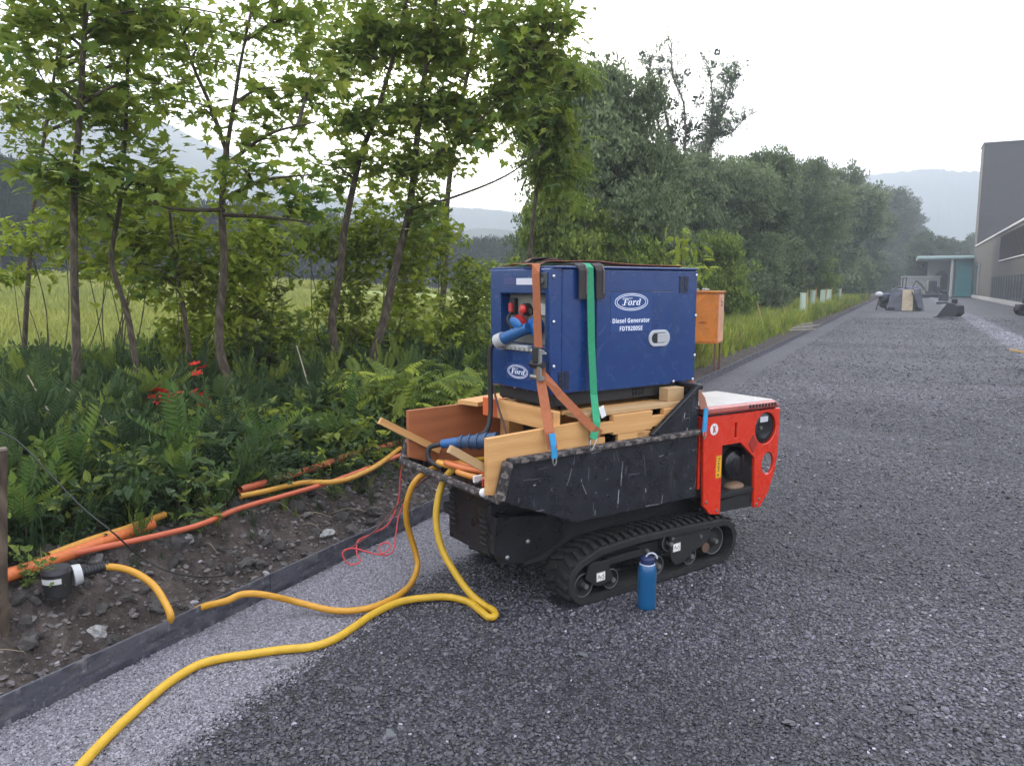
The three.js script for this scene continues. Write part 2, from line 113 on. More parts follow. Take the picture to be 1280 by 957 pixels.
function extr(pts, depth, bev = .003, holes = []) { // outline in x,y extruded along +z, starting at z = 0
  const s = new THREE.Shape(pts.map(([x, y]) => new THREE.Vector2(x, y)));
  for (const h of holes) s.holes.push(h.isPath || h.getPoints ? h : new THREE.Path(h.map(([x, y]) => new THREE.Vector2(x, y))));
  const g = new THREE.ExtrudeGeometry(s, { depth: Math.max(depth - 2 * bev, 1e-4), bevelEnabled: bev > 0, bevelThickness: bev, bevelSize: bev, bevelOffset: -bev, bevelSegments: 1, curveSegments: 20 });
  g.translate(0, 0, bev); return uvm(g);
}
const cyl = (r0, r1, h, n = 20) => new THREE.CylinderGeometry(r0, r1, h, n);
function rod(a, b, r0, r1 = r0, n = 10) { // cylinder from a to b
  const d = b.clone().sub(a), g = cyl(r1, r0, d.length(), n);
  g.applyQuaternion(new THREE.Quaternion().setFromUnitVectors(V3(0, 1, 0), d.clone().normalize())); g.translate(...a.clone().add(b).multiplyScalar(.5).toArray()); return g;
}
function cable(pts, r, n = 6, seg = 10, closed = false) { return new THREE.TubeGeometry(new THREE.CatmullRomCurve3(pts.map((p) => p.isVector3 ? p : v3(p)), closed, 'centripetal'), pts.length * n, r, seg, closed); }
function limb(pts, r0, r1, seg = 7, e = 1) { // tapered tube through points, uv in metres
  const n = pts.length, P = [], N = [], U = [], I = []; let len = 0, up = V3(.3, .1, 1).normalize();
  for (let i = 0; i < n; i++) {
    const t = pts[Math.min(i + 1, n - 1)].clone().sub(pts[Math.max(i - 1, 0)]).normalize();
    const a = up.clone().sub(t.clone().multiplyScalar(up.dot(t))).normalize(), b = t.clone().cross(a); up = a;
    if (i) len += pts[i].distanceTo(pts[i - 1]);
    const r = r0 + (r1 - r0) * Math.pow(i / (n - 1), e);
    for (let k = 0; k <= seg; k++) { const w = k / seg * 2 * Math.PI, nx = a.clone().multiplyScalar(Math.cos(w)).addScaledVector(b, Math.sin(w)); P.push(...pts[i].clone().addScaledVector(nx, r).toArray()); N.push(...nx.toArray()); U.push(k / seg * .3, len); }
  }
  for (let i = 0; i < n - 1; i++) for (let k = 0; k < seg; k++) { const q = i * (seg + 1) + k; I.push(q, q + 1, q + seg + 1, q + 1, q + seg + 2, q + seg + 1); }
  const g = new THREE.BufferGeometry(); g.setAttribute('position', new THREE.Float32BufferAttribute(P, 3)); g.setAttribute('normal', new THREE.Float32BufferAttribute(N, 3)); g.setAttribute('uv', new THREE.Float32BufferAttribute(U, 2)); g.setIndex(I); return g;
}
function smooth(pts, n) { const c = new THREE.CatmullRomCurve3(pts, false, 'centripetal'); return c.getPoints(n); }
function ribbon(pts, wd, width, th = .003) { // flat band through points; wd = direction of its width
  const P = [], I = [], n = pts.length;
  for (let i = 0; i < n; i++) {
    const t = pts[Math.min(i + 1, n - 1)].clone().sub(pts[Math.max(i - 1, 0)]).normalize(), w = (Array.isArray(wd) ? wd[i] : wd).clone();
    w.addScaledVector(t, -w.dot(t)).normalize(); const m = t.clone().cross(w);
    for (const [a, b] of [[-1, -1], [1, -1], [1, 1], [-1, 1]]) P.push(...pts[i].clone().addScaledVector(w, a * width / 2).addScaledVector(m, b * th / 2).toArray());
  }
  for (let i = 0; i < n - 1; i++) for (let k = 0; k < 4; k++) { const a = i * 4 + k, b = i * 4 + (k + 1) % 4; I.push(a, b, a + 4, b, b + 4, a + 4); }
  I.push(0, 2, 1, 0, 3, 2); const q = (n - 1) * 4; I.push(q, q + 1, q + 2, q, q + 2, q + 3);
  let g = new THREE.BufferGeometry(); g.setAttribute('position', new THREE.Float32BufferAttribute(P, 3)); g.setIndex(I); g = g.toNonIndexed(); g.computeVertexNormals(); return uvm(g);
}
function instances(name, geo, m, list, parent, colors) { // list of Matrix4
  const im = new THREE.InstancedMesh(geo, m, list.length); im.name = parent ? name : numbered(name); im.castShadow = im.receiveShadow = true; im.userData.kind = 'stuff';
  list.forEach((x, i) => { im.setMatrixAt(i, x); if (colors) im.setColorAt(i, colors[i]); });
  (parent ?? scene).add(im); return im;
}
const M4 = (p, q, s) => new THREE.Matrix4().compose(p, q, s.isVector3 ? s : V3(s, s, s));
const eul = (x, y, z, o = 'XYZ') => new THREE.Quaternion().setFromEuler(new THREE.Euler(x, y, z, o));
const LEAN = V3(0, 1, 0);

// ---------------------------------------------------------------- textures
const N1 = tex(256, 256, (u, v) => .5 + .9 * tn(u, v, 6, 3.1, 5));
const GRIT = tex(512, 512, (u, v, i, j) => .5 + .35 * tn(u, v, 40, 9.7, 3) + .3 * (rnd() - .5));
function mapOf(fn, n = 256, srgb = true) { return tex(n, n, fn, srgb); }
const rep = (t, a, b = a) => { const c = t.clone(); c.repeat.set(a, b); c.needsUpdate = true; return c; };
const woodTone = (base, dark, s) => tex(512, 512, (u, v) => {
  const wv = v + .02 * tn(u, v, 2, s + 5, 2), g = .5 + .5 * Math.sin(2 * Math.PI * 14 * wv + 5 * tn(u, v, 1.6, s, 3)), f = .5 + .9 * tn(u * 1, v, 3, s + 1, 2), streak = fbm(u * 3, wv * 160, s, 2);
  const k = clamp(.35 * g * f + .25 * f + .3 * streak + .12, 0, 1);
  let kn = 0; for (const [a, b, r] of [[.2, .3, .02], [.67, .72, .026], [.45, .12, .016], [.85, .45, .02]]) { const d = Math.hypot((u - a) * 1.0, (v - b) * 1.7); kn = Math.max(kn, 1 - sm(r * .4, r * 1.3, d)); }
  return base.map((c, n) => (c * (1 - k) + dark[n] * k) * (1 - .55 * kn));
}, true);
const WOOD_A = woodTone([.84, .65, .42], [.68, .48, .27], 2.2), WOOD_B = woodTone([.66, .4, .24], [.49, .27, .15], 7.4), WOOD_C = woodTone([.74, .62, .46], [.62, .48, .31], 12.9);
const BARK = tex(256, 512, (u, v) => { const a = tn(u, v, 5, 1.7, 5), b = tn(u * 1, v, 14, 5.3, 3), c = sm(.12, .3, tn(u, v, 3, 21, 3)); return [.40 + .3 * a + .2 * b + .1 * c, .355 + .28 * a + .2 * b + .11 * c, .30 + .26 * a + .18 * b + .07 * c]; }, true);
const BARKB = tex(256, 512, (u, v) => .5 + .6 * tn(u, v, 8, 1.7, 4) + .3 * tn(u, v, 20, 4, 2));
// crushed stone, as seen from above: flat facets with dark joints
function stoneTex(cells, size, seedv) {
  const old = seed; seed = seedv; const P = []; for (let i = 0; i < cells * cells; i++) P.push([rnd(), rnd(), rnd(), rnd(), rnd()]); seed = old;
  const col = new Float32Array(size * size), hgt = new Float32Array(size * size);
  for (let j = 0; j < size; j++) for (let i = 0; i < size; i++) {
    const x = i / size * cells, y = j / size * cells, cx = Math.floor(x), cy = Math.floor(y); let d1 = 9, d2 = 9, id = null;
    for (let b = -1; b <= 1; b++) for (let a = -1; a <= 1; a++) { const q = P[((cy + b + cells) % cells) * cells + (cx + a + cells) % cells], w = .7 + .7 * q[3], d = Math.hypot(cx + a + q[0] - x, cy + b + q[1] - y) / w; if (d < d1) { d2 = d1; d1 = d; id = q; } else if (d < d2) d2 = d; }
    const e = sm(0, .22, d2 - d1); col[j * size + i] = (.42 + .42 * id[2] * id[2] + (id[4] > .96 ? .3 : 0)) * (.8 + .2 * e) + (rnd() - .5) * .08; hgt[j * size + i] = e * (.4 + .5 * id[4]);
  }
  return [tex(size, size, (u, v, i, j) => { const c = col[j * size + i]; return [c * .97, c * .97, c * 1.03]; }, true), tex(size, size, (u, v, i, j) => hgt[j * size + i])];
}
const [GRAV, GRAVB] = stoneTex(90, 1024, 77), [FINE, FINEB] = stoneTex(120, 1024, 78);

// ---------------------------------------------------------------- ground, road, bank, field
const bankTop = .3;
function landY(x, z) { // height of the land left of the steel edging
  const t = -2.94 - x;
  const rise = sm(.12, .72 + .12 * perlin.noise(z * 1.3, 0, 4), t);
  const along = sm(-9, -14, z); // the bank flattens out further along the road
  let y = .02 + (bankTop - .02) * rise * (1 - .55 * along);
  y += .06 * fbm(x * .9, 0, z * .9, 3) * rise;
  const far = Math.max(0, t - 4.5);
  y += -.15 * sm(0, 3, far) + .05 * Math.max(0, far - 4) * (1 - .35 * sm(30, 90, far)) * sm(-60, -15, z - x * .25 + 14);
  return y;
}
function grid(x0, x1, nx, z0, z1, nz, fy, px = 1, pz = 1, fc) {
  const P = [], U = [], I = [], C = [];
  for (let j = 0; j <= nz; j++) for (let i = 0; i <= nx; i++) {
    const x = x0 + (x1 - x0) * Math.pow(i / nx, px), z = z0 + (z1 - z0) * Math.pow(j / nz, pz); P.push(x, fy(x, z), z); U.push(x, z); if (fc) C.push(...fc(x, z));
  }
  const flip = (x1 - x0) * (z1 - z0) < 0;
  for (let j = 0; j < nz; j++) for (let i = 0; i < nx; i++) { const a = j * (nx + 1) + i, b = a + 1, c = a + nx + 1, d = c + 1; if (!flip) I.push(a, c, b, b, c, d); else I.push(a, b, c, b, d, c); }
  const g = new THREE.BufferGeometry(); g.setAttribute('position', new THREE.Float32BufferAttribute(P, 3)); g.setAttribute('uv', new THREE.Float32BufferAttribute(U, 2)); if (fc) g.setAttribute('color', new THREE.Float32BufferAttribute(C, 3)); g.setIndex(I); g.computeVertexNormals(); return g;
}
{
  const gm = mat([.06, .085, .025], .95); const g = grid(-900, 900, 8, 900, -900, 8, () => -.35); info(mesh('ground', g, gm), 'grassy valley floor under the whole site', 'ground', null, 'structure');
}
// the road: crushed stone, with a paler strip of fine grit along the edging and dusty cross streaks, paled further off as painted sheen
const paleEdge = (z) => -2.36 + .1 * perlin.noise(z * .8, 3, 0) + .16 * sm(-3.2, -1.5, z) + .05 * perlin.noise(z * 3, 8, 0);
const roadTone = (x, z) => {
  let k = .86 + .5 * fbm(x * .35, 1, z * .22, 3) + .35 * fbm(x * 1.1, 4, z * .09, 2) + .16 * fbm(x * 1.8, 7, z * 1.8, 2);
  k += .5 * sm(-.08, .14, fbm(x * .13, 3, z * .42, 4) + (z < -30 ? .08 : z < -9 ? .03 : -.1)); // pale dust streaks, thickened down the road to paint in distant sky sheen
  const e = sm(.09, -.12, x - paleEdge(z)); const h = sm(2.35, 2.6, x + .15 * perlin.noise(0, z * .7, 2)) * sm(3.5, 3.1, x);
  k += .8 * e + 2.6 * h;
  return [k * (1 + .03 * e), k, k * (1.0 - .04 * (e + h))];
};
const windrow = (x, z) => .1 * Math.exp(-(((x - 2.85 - .1 * perlin.noise(0, z * .6, 5)) / .3) ** 2)) * (.7 + .6 * fbm(x, 2, z * 1.2, 3));
const roadY = (x, z) => .012 * fbm(x * 1.1, 5, z * 1.1, 3) + (x > 2 ? windrow(x, z) : 0);
{
  const rm = mat([.074, .071, .085], .6, 0, { map: rep(GRAV, 1 / 2.2), bumpMap: rep(GRAVB, 1 / 2.2), bumpScale: .012, vertexColors: true });
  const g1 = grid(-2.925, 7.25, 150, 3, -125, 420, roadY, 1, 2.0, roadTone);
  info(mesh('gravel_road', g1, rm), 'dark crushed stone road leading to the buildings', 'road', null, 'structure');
  const g2 = grid(7.25, 60, 20, 3, -125, 30, () => -.02); const c2 = rm.clone(); c2.vertexColors = false; info(mesh('gravel_yard', g2, c2), 'gravel yard around the dark building', 'yard', null, 'structure');
  const g3 = grid(-2.925, 60, 20, 30, 3, 10, () => -.004); info(mesh('gravel_road', g3, c2), 'crushed stone road continuing behind the viewer', 'road', null, 'structure');
}
// soil bank between edging and plants: lumpy dug earth
const SOILC = tex(512, 512, (u, v) => { const a = tn(u, v, 7, 3.3, 5), b = tn(u, v, 30, 8.1, 3) + .25 * (rnd() - .5), c = sm(.05, .3, tn(u, v, 4, 15, 3)); return [.40 + .3 * a + .22 * b + .05 * c, .365 + .29 * a + .22 * b + .06 * c, .335 + .28 * a + .22 * b + .07 * c]; }, true);
const SOILB = tex(512, 512, (u, v) => .5 + .5 * tn(u, v, 12, 3.3, 4) + .35 * tn(u, v, 45, 8, 2) + .15 * (rnd() - .5));
const soilY = (x, z) => { const t = -2.94 - x, k = sm(0, .1, t), r = sm(.1, .5, t) * sm(1.5, .9, t); return landY(x, z) + k * (.05 * fbm(x * 7, 1, z * 7, 3) + .026 * fbm(x * 24, 3, z * 24, 2)) + r * (.17 * Math.abs(fbm(x * 2.3, 9, z * 2.3, 4)) - .035); };
{
  const smat = mat([.3, .265, .262], .96, 0, { map: rep(SOILC, 1.1), bumpMap: rep(SOILB, 1.6), bumpScale: .02 });
  info(mesh('soil_bank', grid(-4.5, -2.94, 62, 2.5, -13, 560, soilY), smat), 'bare lumpy earth bank behind the steel edging', 'soil', null, 'structure');
  info(mesh('soil_verge', grid(-4.5, -2.94, 14, -13, -125, 220, (x, z) => landY(x, z) + .05 * fbm(x * 3, 1, z * 3, 3), 1, 1.5), smat), 'earth verge along the far edging', 'soil', null, 'structure');
  const fmat = mat([1, 1, 1], .97, 0, { vertexColors: true, map: rep(tex(256, 256, (u, v) => .78 + .35 * tn(u, v, 20, 4, 3) + .2 * (rnd() - .5)), .5) });
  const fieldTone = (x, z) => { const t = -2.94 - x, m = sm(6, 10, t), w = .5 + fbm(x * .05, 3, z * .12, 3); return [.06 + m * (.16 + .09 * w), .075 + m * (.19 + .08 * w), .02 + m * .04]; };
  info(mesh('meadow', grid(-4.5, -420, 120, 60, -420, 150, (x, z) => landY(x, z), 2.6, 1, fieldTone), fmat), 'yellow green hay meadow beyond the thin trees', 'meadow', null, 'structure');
}
// hills: long ridges, wooded, fading in the haze
function hills(name, prof, dist, depth, label, c) {
  const pts = smooth(prof.map(([x, z, y]) => V3(x, y, z)), 160), P = [], I = [], U = [], n = pts.length, rows = [[-.9, 0], [-.55, .3], [-.3, .55], [-.12, .82], [0, 1], [.3, .6], [.7, 0]];
  pts.forEach((p, i) => { const l = Math.hypot(p.x, p.z), dx = p.x / l, dz = p.z / l; rows.forEach(([o, f], k) => { const r = dist + o * depth, h = p.y * f * (f > 0 && f < 1 ? 1 + .16 * fbm(i * .13, k * .9, 2, 3) : 1) + (f > .5 ? dist * .0035 * fbm(i * .45, k, 6, 3) : 0); P.push(dx * r, f ? h : -30, dz * r); U.push(i, k); }); });
  for (let i = 0; i < n - 1; i++) for (let k = 0; k < rows.length - 1; k++) { const a = i * rows.length + k, b = a + rows.length; I.push(a, b, a + 1, b, b + 1, a + 1); }
  const g = new THREE.BufferGeometry(); g.setAttribute('position', new THREE.Float32BufferAttribute(P, 3)); g.setAttribute('uv', new THREE.Float32BufferAttribute(U, 2)); g.setIndex(I); g.computeVertexNormals();
  info(mesh(name, g, mat(c, 1)), label, 'hills', null, 'structure');
}
hills('hills', HILL_A, 650, 300, 'wooded mountain slope fading in haze beyond the meadow', [.05, .065, .05]);
hills('hills', HILL_B, 380, 120, 'low hazy ridge seen between the trees', [.05, .065, .045]);
hills('hills', HILL_C, 800, 350, 'pale blue mountain beyond the end of the road', [.06, .075, .07]);
// ---------------------------------------------------------------- the tracked dumper and its load
// local frame of the dumper: x along its length (towards the red engine end), y up, z = -w with w across, away from the viewer's side
const DP = [-1.3963, 0, -3.5349], DA = Math.atan2(.88363, .46818);
const L = (s, y, w) => V3(s, y, -w);
const dumperMatrix = new THREE.Matrix4().makeRotationY(DA).setPosition(...DP);
function vt(name, label, category, b, group) { // a thing placed on or in the dumper's frame, with its origin at b = [s, y, w]
  const p = L(...b).applyMatrix4(dumperMatrix), o = thing(name, label, category, p.toArray(), DA, group); bases.set(o, L(...b)); return o;
}
function vp(parent, name, geo, m) { // part of such a thing, geometry in the dumper's frame
  let r = parent; while (!bases.has(r)) r = r.parent; const b = bases.get(r); geo.translate(-b.x, -b.y, -b.z); return mesh(name, geo, m, parent);
}
const DIRT = tex(512, 512, (u, v) => { const a = .5 + .9 * tn(u, v, 5, 2.5, 5), b = tn(u, v, 30, 6, 3); return .62 + .3 * a + .25 * b; });
const ROUGH = tex(256, 256, (u, v) => .55 + .5 * tn(u, v, 8, 31, 4) + .15 * tn(u, v, 40, 7, 2));
const blackSteel = mat([.014, .014, .016], .62, 0, { map: rep(DIRT, .9), roughnessMap: rep(ROUGH, 1.3), bumpMap: rep(N1, 4), bumpScale: .0012 });
const dustyBlack = mat([.014, .0135, .014], .8, 0, { map: rep(DIRT, 2.2), bumpMap: rep(N1, 5), bumpScale: .0015 });
const rubber = mat([.02, .0185, .0175], .88, 0, { map: rep(tex(256, 256, (u, v) => { const a = sm(-.05, .25, tn(u, v, 6, 4.2, 4)); return [.55 + .4 * a, .55 + .36 * a, .55 + .32 * a]; }), 2), bumpMap: rep(N1, 8), bumpScale: .002 });
const steel = mat([.32, .31, .29], .42, .85);
const dullSteel = mat([.16, .155, .15], .55, .6);
const skipTex = canvasTex(1024, 1024, (c, w, h) => {
  c.fillStyle = 'rgb(34,35,40)'; c.fillRect(0, 0, w, h);
  for (let i = 0; i < 900; i++) { c.fillStyle = `rgba(${rnd() < .5 ? '62,62,66' : '22,22,26'},${rr(.03, .12)})`; const r = rr(6, 60); c.beginPath(); c.ellipse(rnd() * w, rnd() * h, r, r * rr(.3, 1), rnd() * 3, 0, 7); c.fill(); }
  for (let i = 0; i < 190; i++) { const x = rnd() * w, y = rnd() * h, l = Math.pow(rnd(), 2.0) * 95 + 10, a = (rnd() < .75 ? Math.PI / 2 : 0) + gauss() * .45; c.strokeStyle = `rgba(${rnd() < .6 ? '205,205,205' : '140,140,145'},${rr(.3, .95)})`; c.lineWidth = rr(1.2, 4.5); c.beginPath(); c.moveTo(x, y); c.quadraticCurveTo(x + Math.cos(a) * l * .5 + gauss() * 5, y + Math.sin(a) * l * .5, x + Math.cos(a) * l, y + Math.sin(a) * l); c.stroke(); }
});
skipTex.wrapS = skipTex.wrapT = THREE.RepeatWrapping; skipTex.repeat.set(.85, .85);
const skipPaint = mat([.9, .9, .9], .55, 0, { map: skipTex, roughnessMap: rep(ROUGH, 1.5), bumpMap: rep(N1, 3), bumpScale: .001 });
const wornRim = mat([1, 1, 1], .8, .2, { map: rep(tex(256, 256, (u, v) => { const a = sm(-.1, .22, tn(u, v, 9, 6.6, 4)), b = tn(u, v, 40, 2, 2); return [.2 + .26 * a + .3 * b, .19 + .23 * a + .3 * b, .19 + .21 * a + .3 * b]; }, true), 3), bumpMap: rep(N1, 7), bumpScale: .004 });
const redTex = canvasTex(1024, 1024, (c, w, h) => {
  c.fillStyle = 'rgb(204,46,18)'; c.fillRect(0, 0, w, h);
  for (let i = 0; i < 500; i++) { c.fillStyle = `rgba(${rnd() < .5 ? '222,66,36' : '165,30,14'},${rr(.03, .1)})`; const r = rr(6, 50); c.beginPath(); c.ellipse(rnd() * w, rnd() * h, r, r * rr(.3, 1), rnd() * 3, 0, 7); c.fill(); }
  for (let i = 0; i < 130; i++) { const x = rnd() * w, y = rnd() * h, l = Math.pow(rnd(), 2) * 90 + 4, a = rnd() * 6.3; c.strokeStyle = `rgba(${rnd() < .6 ? '240,180,170' : '90,30,26'},${rr(.2, .7)})`; c.lineWidth = rr(.5, 1.6); c.beginPath(); c.moveTo(x, y); c.lineTo(x + Math.cos(a) * l, y + Math.sin(a) * l); c.stroke(); }
});
redTex.wrapS = redTex.wrapT = THREE.RepeatWrapping;
const red = pmat([1, 1, 1], .5, 0, { map: redTex, clearcoat: .35, clearcoatRoughness: .3, roughnessMap: rep(ROUGH, 2) });
const hoodRed = pmat([.5, .13, .1], .32, 0, { clearcoat: 1, clearcoatRoughness: .12, map: rep(DIRT, 2) });
const black = mat([.014, .014, .015], .6), blackGloss = mat([.012, .012, .014], .25);
const sideLabel = (txt, w, h, bg, fg, size) => canvasTex(w, h, (c) => { c.fillStyle = bg; c.fillRect(0, 0, w, h); c.fillStyle = fg; c.font = `bold ${size}px sans-serif`; c.textAlign = 'center'; c.textBaseline = 'middle'; c.fillText(txt, w / 2, h / 2); });
function decal(w, h, m, x, y, z, th = .0015) { const g = new THREE.BoxGeometry(w, h, th); g.translate(x, y, z); return g; } // thin plate in the x,y plane

const dumper = vt('tracked_dumper', 'black tracked mini dumper with red engine housing carrying the blue generator', 'dumper', [.4, 0, .5]);
{
  // belts
  const outline = (() => { const p = []; const arc = (cx, cy, r, a0, a1, n) => { for (let i = 0; i <= n; i++) { const a = a0 + (a1 - a0) * i / n; p.push([cx + r * Math.cos(a), cy + r * Math.sin(a)]); } }; arc(.035, .125, .125, Math.PI * 1.5, Math.PI * .62, 12); p.push([.12, .285], [.4, .296], [.75, .285]); arc(1.085, .135, .132, Math.PI * .5, -Math.PI * .38, 14); p.push([1.09, .004], [.6, 0]); return p; })();
  const inner = outline.map(([x, y]) => { const cx = clamp(x, .06, 1.08), cy = .145, d = Math.hypot(x - cx, y - cy), k = Math.max(0, d - .03) / d; return [cx + (x - cx) * k, cy + (y - cy) * k]; });
  const V2 = outline.map(([x, y]) => new THREE.Vector2(x, y)); let total = 0; const cum = [0]; for (let i = 0; i < V2.length; i++) { total += V2[i].distanceTo(V2[(i + 1) % V2.length]); cum.push(total); }
  const lugShape = (() => { const g = box(.026, .02, .088, 0, .008, 0, .005); return g; })();
  const stickerA = mat([1, 1, 1], .5, 0, { map: canvasTex(128, 96, (c) => { c.fillStyle = '#e8e6e0'; c.fillRect(0, 0, 128, 96); c.strokeStyle = '#2a2a2a'; c.lineWidth = 7; c.beginPath(); c.moveTo(20, 70); c.lineTo(34, 26); c.lineTo(52, 70); c.lineTo(58, 40); c.stroke(); c.beginPath(); c.arc(92, 58, 17, 0, 7); c.moveTo(92, 40); c.lineTo(104, 18); c.stroke(); c.lineWidth = 3; c.strokeRect(4, 4, 120, 88); }) });
  for (const w0 of [0, .78]) {
    const tr = new THREE.Group(); tr.name = 'track'; dumper.add(tr); const near = w0 === 0;
    const beltG = extr(outline, .2, .006, [inner]); beltG.translate(0, 0, -w0 - .2);
    const belt = vp(tr, 'belt', beltG, rubber);
    const nl = 52; const q = new THREE.Quaternion();
    for (let k = 0; k < nl; k++) {
      const s = (k + .5) / nl * total; let i = 0; while (cum[i + 1] < s) i++; const a = V2[i], b = V2[(i + 1) % V2.length], f = (s - cum[i]) / (cum[i + 1] - cum[i]);
      const x = a.x + (b.x - a.x) * f, y = a.y + (b.y - a.y) * f; if (y < .03) continue;
      const ang = Math.atan2(b.y - a.y, b.x - a.x);
      for (const side of [0, 1]) { const m = mesh('lug', lugShape, rubber, tr); const bb = bases.get(dumper); m.position.set(x - bb.x, y - bb.y, -(w0 + .052 + side * .098) - bb.z); m.rotation.set(0, 0, ang); m.rotateY(side ? .35 : -.35); }
    }
    const wheel = (s, y, r, nm) => { const w = w0 + (near ? .035 : .165), dir = near ? 1 : -1; const g = new THREE.LatheGeometry([[.001, 0], [r * .35, 0], [r * .4, .012], [r * .72, .014], [r * .8, 0], [r * .98, 0], [r, .008], [r, .05]].map(([a, b]) => new THREE.Vector2(a, b)), 28); g.rotateX(dir > 0 ? -Math.PI / 2 : Math.PI / 2); g.translate(s, y, -w); const o = vp(tr, nm, g, dustyBlack); const cap = cyl(.013, .016, .03, 12); cap.rotateX(Math.PI / 2); cap.translate(s, y, -(w - dir * .012)); vp(o, 'axle_cap', cap, steel); const rim = new THREE.TorusGeometry(r * .93, .0028, 6, 30); rim.translate(s, y, -(w - dir * .001)); vp(o, 'rim', rim, dullSteel); };
    wheel(.035, .095, .066, 'idler_wheel'); wheel(.225, .088, .056, 'roller'); wheel(.569, .088, .056, 'roller'); wheel(.838, .09, .056, 'roller'); wheel(1.045, .14, .088, 'drive_sprocket'); wheel(.66, .2, .05, 'roller');
    const frame = extr([[.0, .14], [.02, .235], [.2, .235], [.2, .215], [.62, .215], [.63, .25], [1.0, .24], [1.04, .2], [1.04, .1], [.95, .1], [.6, .15], [.3, .15], [.2, .12]], .07, .004); frame.translate(0, 0, -(w0 + .14)); vp(tr, 'track_frame', frame, dustyBlack);
    const fz = near ? -(w0 + .026) : -(w0 + .188);
    const bar = extr([[.19, .17], [.19, .208], [.45, .208], [.45, .17]], .05, .004); bar.translate(0, 0, near ? -(w0 + .075) : -(w0 + .175)); vp(tr, 'side_bar', bar, dustyBlack);
    const p1 = extr([[.035, .13], [.05, .2], [.08, .215], [.195, .205], [.2, .16], [.225, .1], [.2, .085], [.13, .075], [.09, .09]], .014, .003); p1.translate(0, 0, fz); const b1 = vp(tr, 'roller_bracket', p1, dustyBlack);
    const p2 = extr([[.645, .25], [.76, .26], [.95, .245], [1.0, .2], [.95, .14], [.85, .12], [.77, .07], [.7, .065], [.67, .1], [.65, .18]], .014, .003); p2.translate(0, 0, fz); const b2 = vp(tr, 'roller_bracket', p2, dustyBlack);
    if (near) { const d1 = decal(.06, .048, 0, .134, .128, fz + .0155); vp(b1, 'sticker', d1, stickerA); const d2 = decal(.06, .048, 0, .705, .172, fz + .0155); vp(b2, 'sticker', d2, stickerA); }
    for (const [s, y] of [[.47, .2], [.665, .232], [.9, .2]]) { const g = cyl(.011, .011, .02, 6); g.rotateX(Math.PI / 2); g.translate(s, y, fz + .014); vp(tr, 'bolt', g, dullSteel); }
    const rust = cyl(.03, .03, .01, 14); rust.rotateX(Math.PI / 2); rust.translate(.95, .12, fz + .012); vp(tr, 'tensioner', rust, mat([.12, .07, .045], .8, .2));
  }
  // chassis and the black louvred front cover
  vp(dumper, 'chassis', (() => { const g = box(1.35, .2, .56, .45, .3, -.49, .01); return g; })(), dustyBlack);
  vp(dumper, 'chassis_rail', box(1.5, .06, .1, .35, .42, -.3, .006), dustyBlack); vp(dumper, 'chassis_rail', box(1.5, .06, .1, .35, .42, -.68, .006), dustyBlack);
  const cover = vp(dumper, 'front_cover', (() => { const g = extr([[.25, .27], [.66, .27], [.66, .5], [.62, .6], [.25, .6]], .42, .014); g.rotateY(Math.PI / 2); g.translate(-.41, 0, 0); return uvm(g); })(), blackSteel);
  for (const [w, n, y0] of [[.605, 7, .36], [.3, 6, .33]]) for (let i = 0; i < n; i++) vp(cover, 'louvre', (() => { const g = box(.012, .016, .06, 0, 0, 0, .004); g.rotateZ(.5); g.translate(-.413, y0 + i * .03, -w); return g; })(), black);
  const sideCover = vp(dumper, 'side_cover', (() => { const g = extr([[-.405, .3], [-.36, .245], [-.25, .215], [-.12, .23], [.05, .29], [.05, .44], [-.405, .5]], .05, .008); g.translate(0, 0, -.255); return g; })(), blackSteel);
  for (const [s, y] of [[-.33, .27], [-.2, .33]]) vp(sideCover, 'bolt', (() => { const g = new THREE.SphereGeometry(.014, 10, 6); g.scale(1, 1, .6); g.translate(s, y, -.204); return g; })(), steel);
  // skip: open tub with sloped lip, folded rims and a raised rear end
  const skip = new THREE.Group(); skip.name = 'skip'; dumper.add(skip);
  const sideOutline = [[-.462, .818], [-.512, .645], [-.035, .452], [.852, .442], [.852, 1.074], [.83, 1.074], [.47, .835]];
  for (const [w, nm] of [[.02, 'near'], [.965, 'far']]) { const g = extr(sideOutline, .014, .002); g.translate(0, 0, -w - .007); vp(skip, 'side_plate', g, skipPaint); }
  const floor = (a, b, th) => { const A = L(a[0], a[1], 0), B = L(b[0], b[1], 0), d = A.distanceTo(B), g = box(d, th, .93, 0, 0, 0, .002); g.rotateZ(Math.atan2(B.y - A.y, B.x - A.x)); g.translate((A.x + B.x) / 2, (A.y + B.y) / 2 + th / 2, -.4925); return g; };
  vp(skip, 'lip_plate', floor([-.52, .643], [-.037, .45], .012), wornRim); vp(skip, 'floor_plate', floor([-.035, .45], [.85, .44], .012), skipPaint);
  vp(skip, 'rear_plate', box(.014, .63, .93, .845, .757, -.4925, .003), skipPaint);
  vp(skip, 'lip_edge', (() => { const g = cyl(.02, .02, .985, 12); g.rotateX(Math.PI / 2); g.translate(-.518, .648, -.4925); return uvm(g); })(), wornRim);
  for (const w of [.005, .98]) {
    vp(skip, 'rim', box(.95, .03, .045, .012 - .0, .824, -w, .008), wornRim); vp(skip, 'rim', box(.375, .03, .045, .665, .822, -w, .008), wornRim);
    vp(skip, 'lip_side_rim', (() => { const g = box(.19, .04, .05, 0, 0, 0, .01); g.rotateZ(Math.atan2(.173, .05)); g.translate(-.488, .735, -w); return g; })(), wornRim);
    vp(skip, 'wing_rim', (() => { const g = box(.44, .022, .03, 0, 0, 0, .006); g.rotateZ(Math.atan2(.239, .36)); g.translate(.655, .963, -w); return g; })(), blackSteel);
  }
  vp(skip, 'rear_rim', box(.03, .03, 1.0, .852, 1.078, -.4925, .008), blackSteel);
